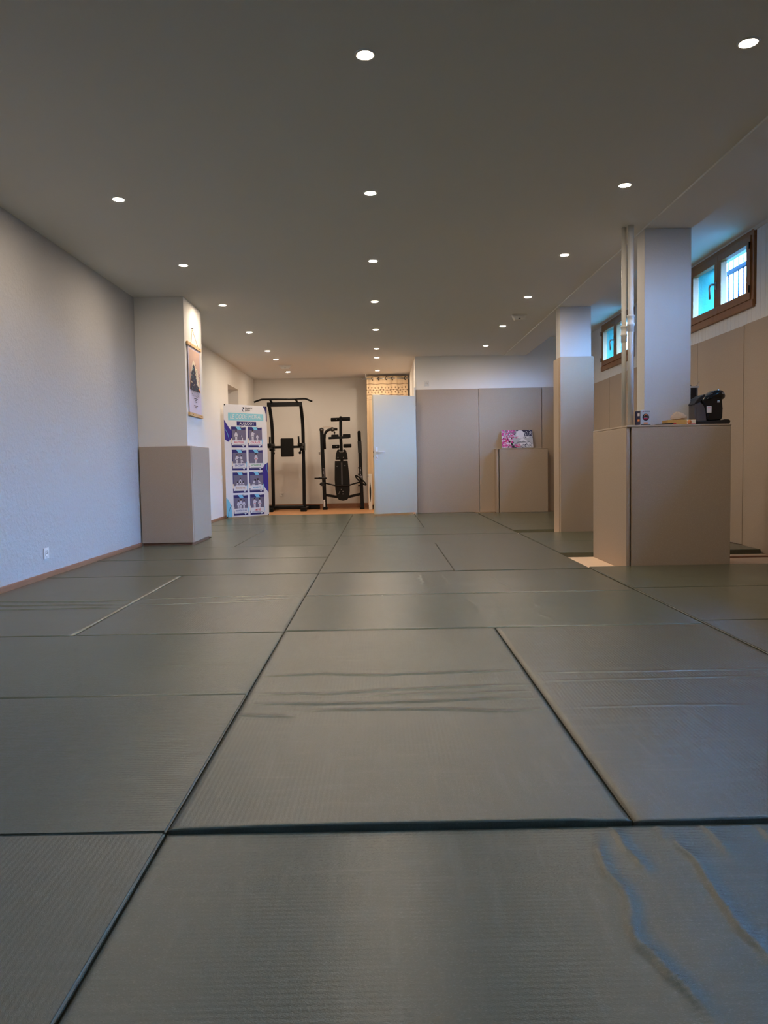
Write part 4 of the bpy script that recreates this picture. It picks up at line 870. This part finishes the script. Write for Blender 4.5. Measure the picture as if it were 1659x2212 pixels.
# ------------------------------------------------------------------ things on the padded plinth
ZT = 1.045
def make_coffee():
    t = thing('coffee_machine', (2.47, 5.85, ZT), 'glossy black capsule coffee machine on the right end of the padded plinth', 'coffee machine')
    k = .00051
    def C(pts): return [(2.351+(x-905)*k, ZT+(650-y)*k) for x, y in pts]
    ya, yb = 5.765, 5.925
    obj('base', MB().prism(C([(905, 649), (905, 604), (1110, 600), (1310, 588), (1340, 578), (1400, 580), (1432, 604), (1410, 649)]), ya-.005, yb+.005, 'satin', .006, 3), t)
    obj('body', MB().prism(C([(1000, 300), (1060, 235), (1180, 200), (1310, 260), (1322, 420), (1318, 545), (1300, 590), (1118, 600), (1085, 560), (1068, 430), (1040, 370)]), ya, yb, 'gloss', .016, 4, smooth=True), t)
    # brewing head: lofted rounded dome reaching to the right
    m = MB(); b = bmesh.new(); prof = C([(985, 325), (1040, 262), (1090, 232), (1150, 195), (1215, 152), (1280, 138), (1335, 150), (1368, 190), (1384, 238), (1372, 268), (1340, 292), (1290, 290), (1180, 285), (1090, 330)])
    rings = []; n = 9
    for i in range(n):
        a = -1+2*i/(n-1); s = math.sqrt(max(0, 1-abs(a)**3.2))*.45+.55; cx, cz = C([(1210, 235)])[0]
        rings.append([b.verts.new((cx+(x-cx)*s, (ya+yb)/2+a*(yb-ya)/2*1.04, cz+(z-cz)*s)) for x, z in prof])
    q = len(prof)
    for r0, r1 in zip(rings, rings[1:]):
        for j in range(q): b.faces.new((r0[j], r0[(j+1) % q], r1[(j+1) % q], r1[j]))
    b.faces.new(rings[0][::-1]); b.faces.new(rings[-1]); bmesh.ops.recalc_face_normals(b, faces=b.faces[:]); m.take(b, 'gloss', None, True)
    hd = obj('brewing_head', m, t)
    m = MB()
    for x, y in C([(1165, 205), (1178, 170), (1213, 192), (1196, 222), (1150, 232)]): m.ball((x, ya-.004+.012, y), .0035, 'chrome', 8)
    obj('button', m, hd)
    x, z = C([(1305, 200)])[0]; obj('mark', MB().box(x-.018, x+.02, ya+.0005, ya+.004, z-.002, z+.002, 'fog'), hd)
    obj('spout', MB().cbox((*[C([(1250, 322)])[0][0]], ya-.001, C([(1250, 322)])[0][1]), (.018, .006, .015), 'chrome', .002), t)
    obj('water_tank', MB().prism(C([(905, 604), (905, 350), (990, 322), (1040, 372), (1066, 440), (1085, 604)]), ya+.004, yb-.004, 'tank', .006, 2), t)['label'] = 'smoky transparent water tank'
    obj('tank_lid', MB().prism(C([(905, 352), (893, 356), (912, 326), (960, 262), (1050, 208), (1062, 236), (1005, 296), (988, 320)]), ya, yb, 'satin', .005, 2), t)
    X0, Z0 = C([(1078, 388)])[0]
    m = MB().box(X0, X0+.036, ya-.0035, ya-.0008, Z0-.048, Z0, 'paper', .001, 1).box(X0+.006, X0+.030, ya-.0042, ya-.0036, Z0-.013, Z0-.008, 'red')
    obj('sticker', m, t)['label'] = 'white sticker with a small red line'
make_coffee()
t = thing('capsule_box', (1.968, 5.775, ZT), 'small grey and black coffee capsule carton at the left end of the padded plinth', 'box')
X = Matrix.Translation((1.968, 5.79, ZT)) @ Matrix.Rotation(.18, 4, 'Z')
m = MB(); m.box(-.039, .041, -.045, .045, 0, .112, 'fog', .002, 1, X)
XT = lambda x, z, n: X @ Matrix.Translation((x, -.0455-n*.0004, z)) @ Matrix.Rotation(PI/2, 4, 'X')
def dsc(r, x, z, mat, n, sx=1.): m.take((lambda b: (bmesh.ops.create_circle(b, cap_ends=True, segments=24, radius=r), b)[1])(bmesh.new()), mat, XT(x, z, n) @ Matrix.Diagonal((sx, 1, 1, 1)))
dsc(.026, .001, .060, 'black_ink', 1, 1.05); dsc(.010, .001, .073, 'orange', 2, 1.3); dsc(.006, .001, .069, 'black_ink', 3, 1.6)
m.box(-.014, .016, -.0468, -.0464, .058, .062, 'gi', 0, 1, X).box(-.016, .016, -.0468, -.0464, .044, .053, 'crimson', 0, 1, X).box(-.016, .018, -.0462, -.0458, .012, .022, 'orange', 0, 1, X)
m.box(-.012, .036, -.0462, -.0458, .100, .106, 'slate', 0, 1, X); dsc(.004, -.018, .103, 'crimson', 1)
m.box(-.0395, -.0392, -.04, .04, 0.004, .108, 'night', 0, 1, X).box(-.0400, -.0396, -.03, .0, .07, .09, 'gi', 0, 1, X).box(-.0400, -.0396, -.03, .0, .03, .045, 'orange', 0, 1, X).box(-.039, .041, -.0456, -.0454, 0, .007, 'black_ink', 0, 1, X)
obj('carton', m, t)
t = thing('tissue_box', (2.24, 5.79, ZT), 'flat yellow tissue box with a crumpled tissue left of the coffee machine', 'tissue box')
m = MB().box(2.135, 2.348, 5.735, 5.845, ZT, ZT+.036, plain('ochre_card', rgb(205, 160, 84), .6), .003)
m.box(2.28, 2.346, 5.7335, 5.7345, ZT+.002, ZT+.034, 'cream').lathe([(.016, 0), (.016, .001), (0, .001)], 'orange', 16, Matrix.Translation((2.298, 5.7333, ZT+.018)) @ Matrix.Rotation(PI/2, 4, 'X')).box(2.17, 2.20, 5.7335, 5.7345, ZT+.004, ZT+.012, 'red').box(2.30, 2.345, 5.7325, 5.7335, ZT+.003, ZT+.007, 'crimson')
obj('carton', m, t)
b = bmesh.new(); rr = random.Random(2)
ring = lambda s, z, w: [b.verts.new((2.232+s*(.060*math.cos(a)*(1+.25*math.cos(3*a+w))), 5.79+s*.035*math.sin(a)*(1+.3*math.cos(2*a)), z+rr.uniform(-.006, .006)*s)) for a in [2*PI*i/18 for i in range(18)]]
rs = [ring(.45, ZT+.034, 0), ring(1.0, ZT+.046, .4), ring(.95, ZT+.06, .8), ring(.55, ZT+.084, 1.4), ring(.2, ZT+.098, 2)]
for r0, r1 in zip(rs, rs[1:]):
    for j in range(18): b.faces.new((r0[j], r0[(j+1) % 18], r1[(j+1) % 18], r1[j]))
b.faces.new(rs[-1]); bmesh.ops.recalc_face_normals(b, faces=b.faces[:])
obj('tissue', MB().take(b, plain('brown_tissue', rgb(196, 172, 146), .9), None, False), t)
o = obj('flat_tray', MB().prism([(2.03, ZT), (2.165, ZT), (2.185, ZT+.013), (2.12, ZT+.012), (2.06, ZT+.006)], 5.73, 5.85, 'satin', .002, 2)); tag(o, 'thin black flat tray lying left of the tissue box', 'tray')
t = thing('radio', (2.49, 6.4, ZT), 'tall narrow dark radio with a silver frame and aerial behind the coffee machine', 'radio')
obj('case', MB().box(2.40, 2.595, 6.30, 6.38, ZT, 1.378, 'satin', .004), t)
obj('frame', MB().box(2.40, 2.60, 6.293, 6.30, 1.368, 1.382, 'plastic', .002).box(2.523, 2.531, 6.293, 6.299, ZT, 1.368, 'plastic', .001).box(2.583, 2.589, 6.293, 6.299, ZT, 1.368, 'plastic', .001), t)
obj('knob', MB().tube([(2.545, 6.33, 1.378), (2.540, 6.33, 1.395)], .008, 'steel', 10), t)
obj('aerial', MB().tube([(2.585, 6.34, 1.378), (2.625, 6.34, 1.425)], .0018, 'chrome', 6), t)
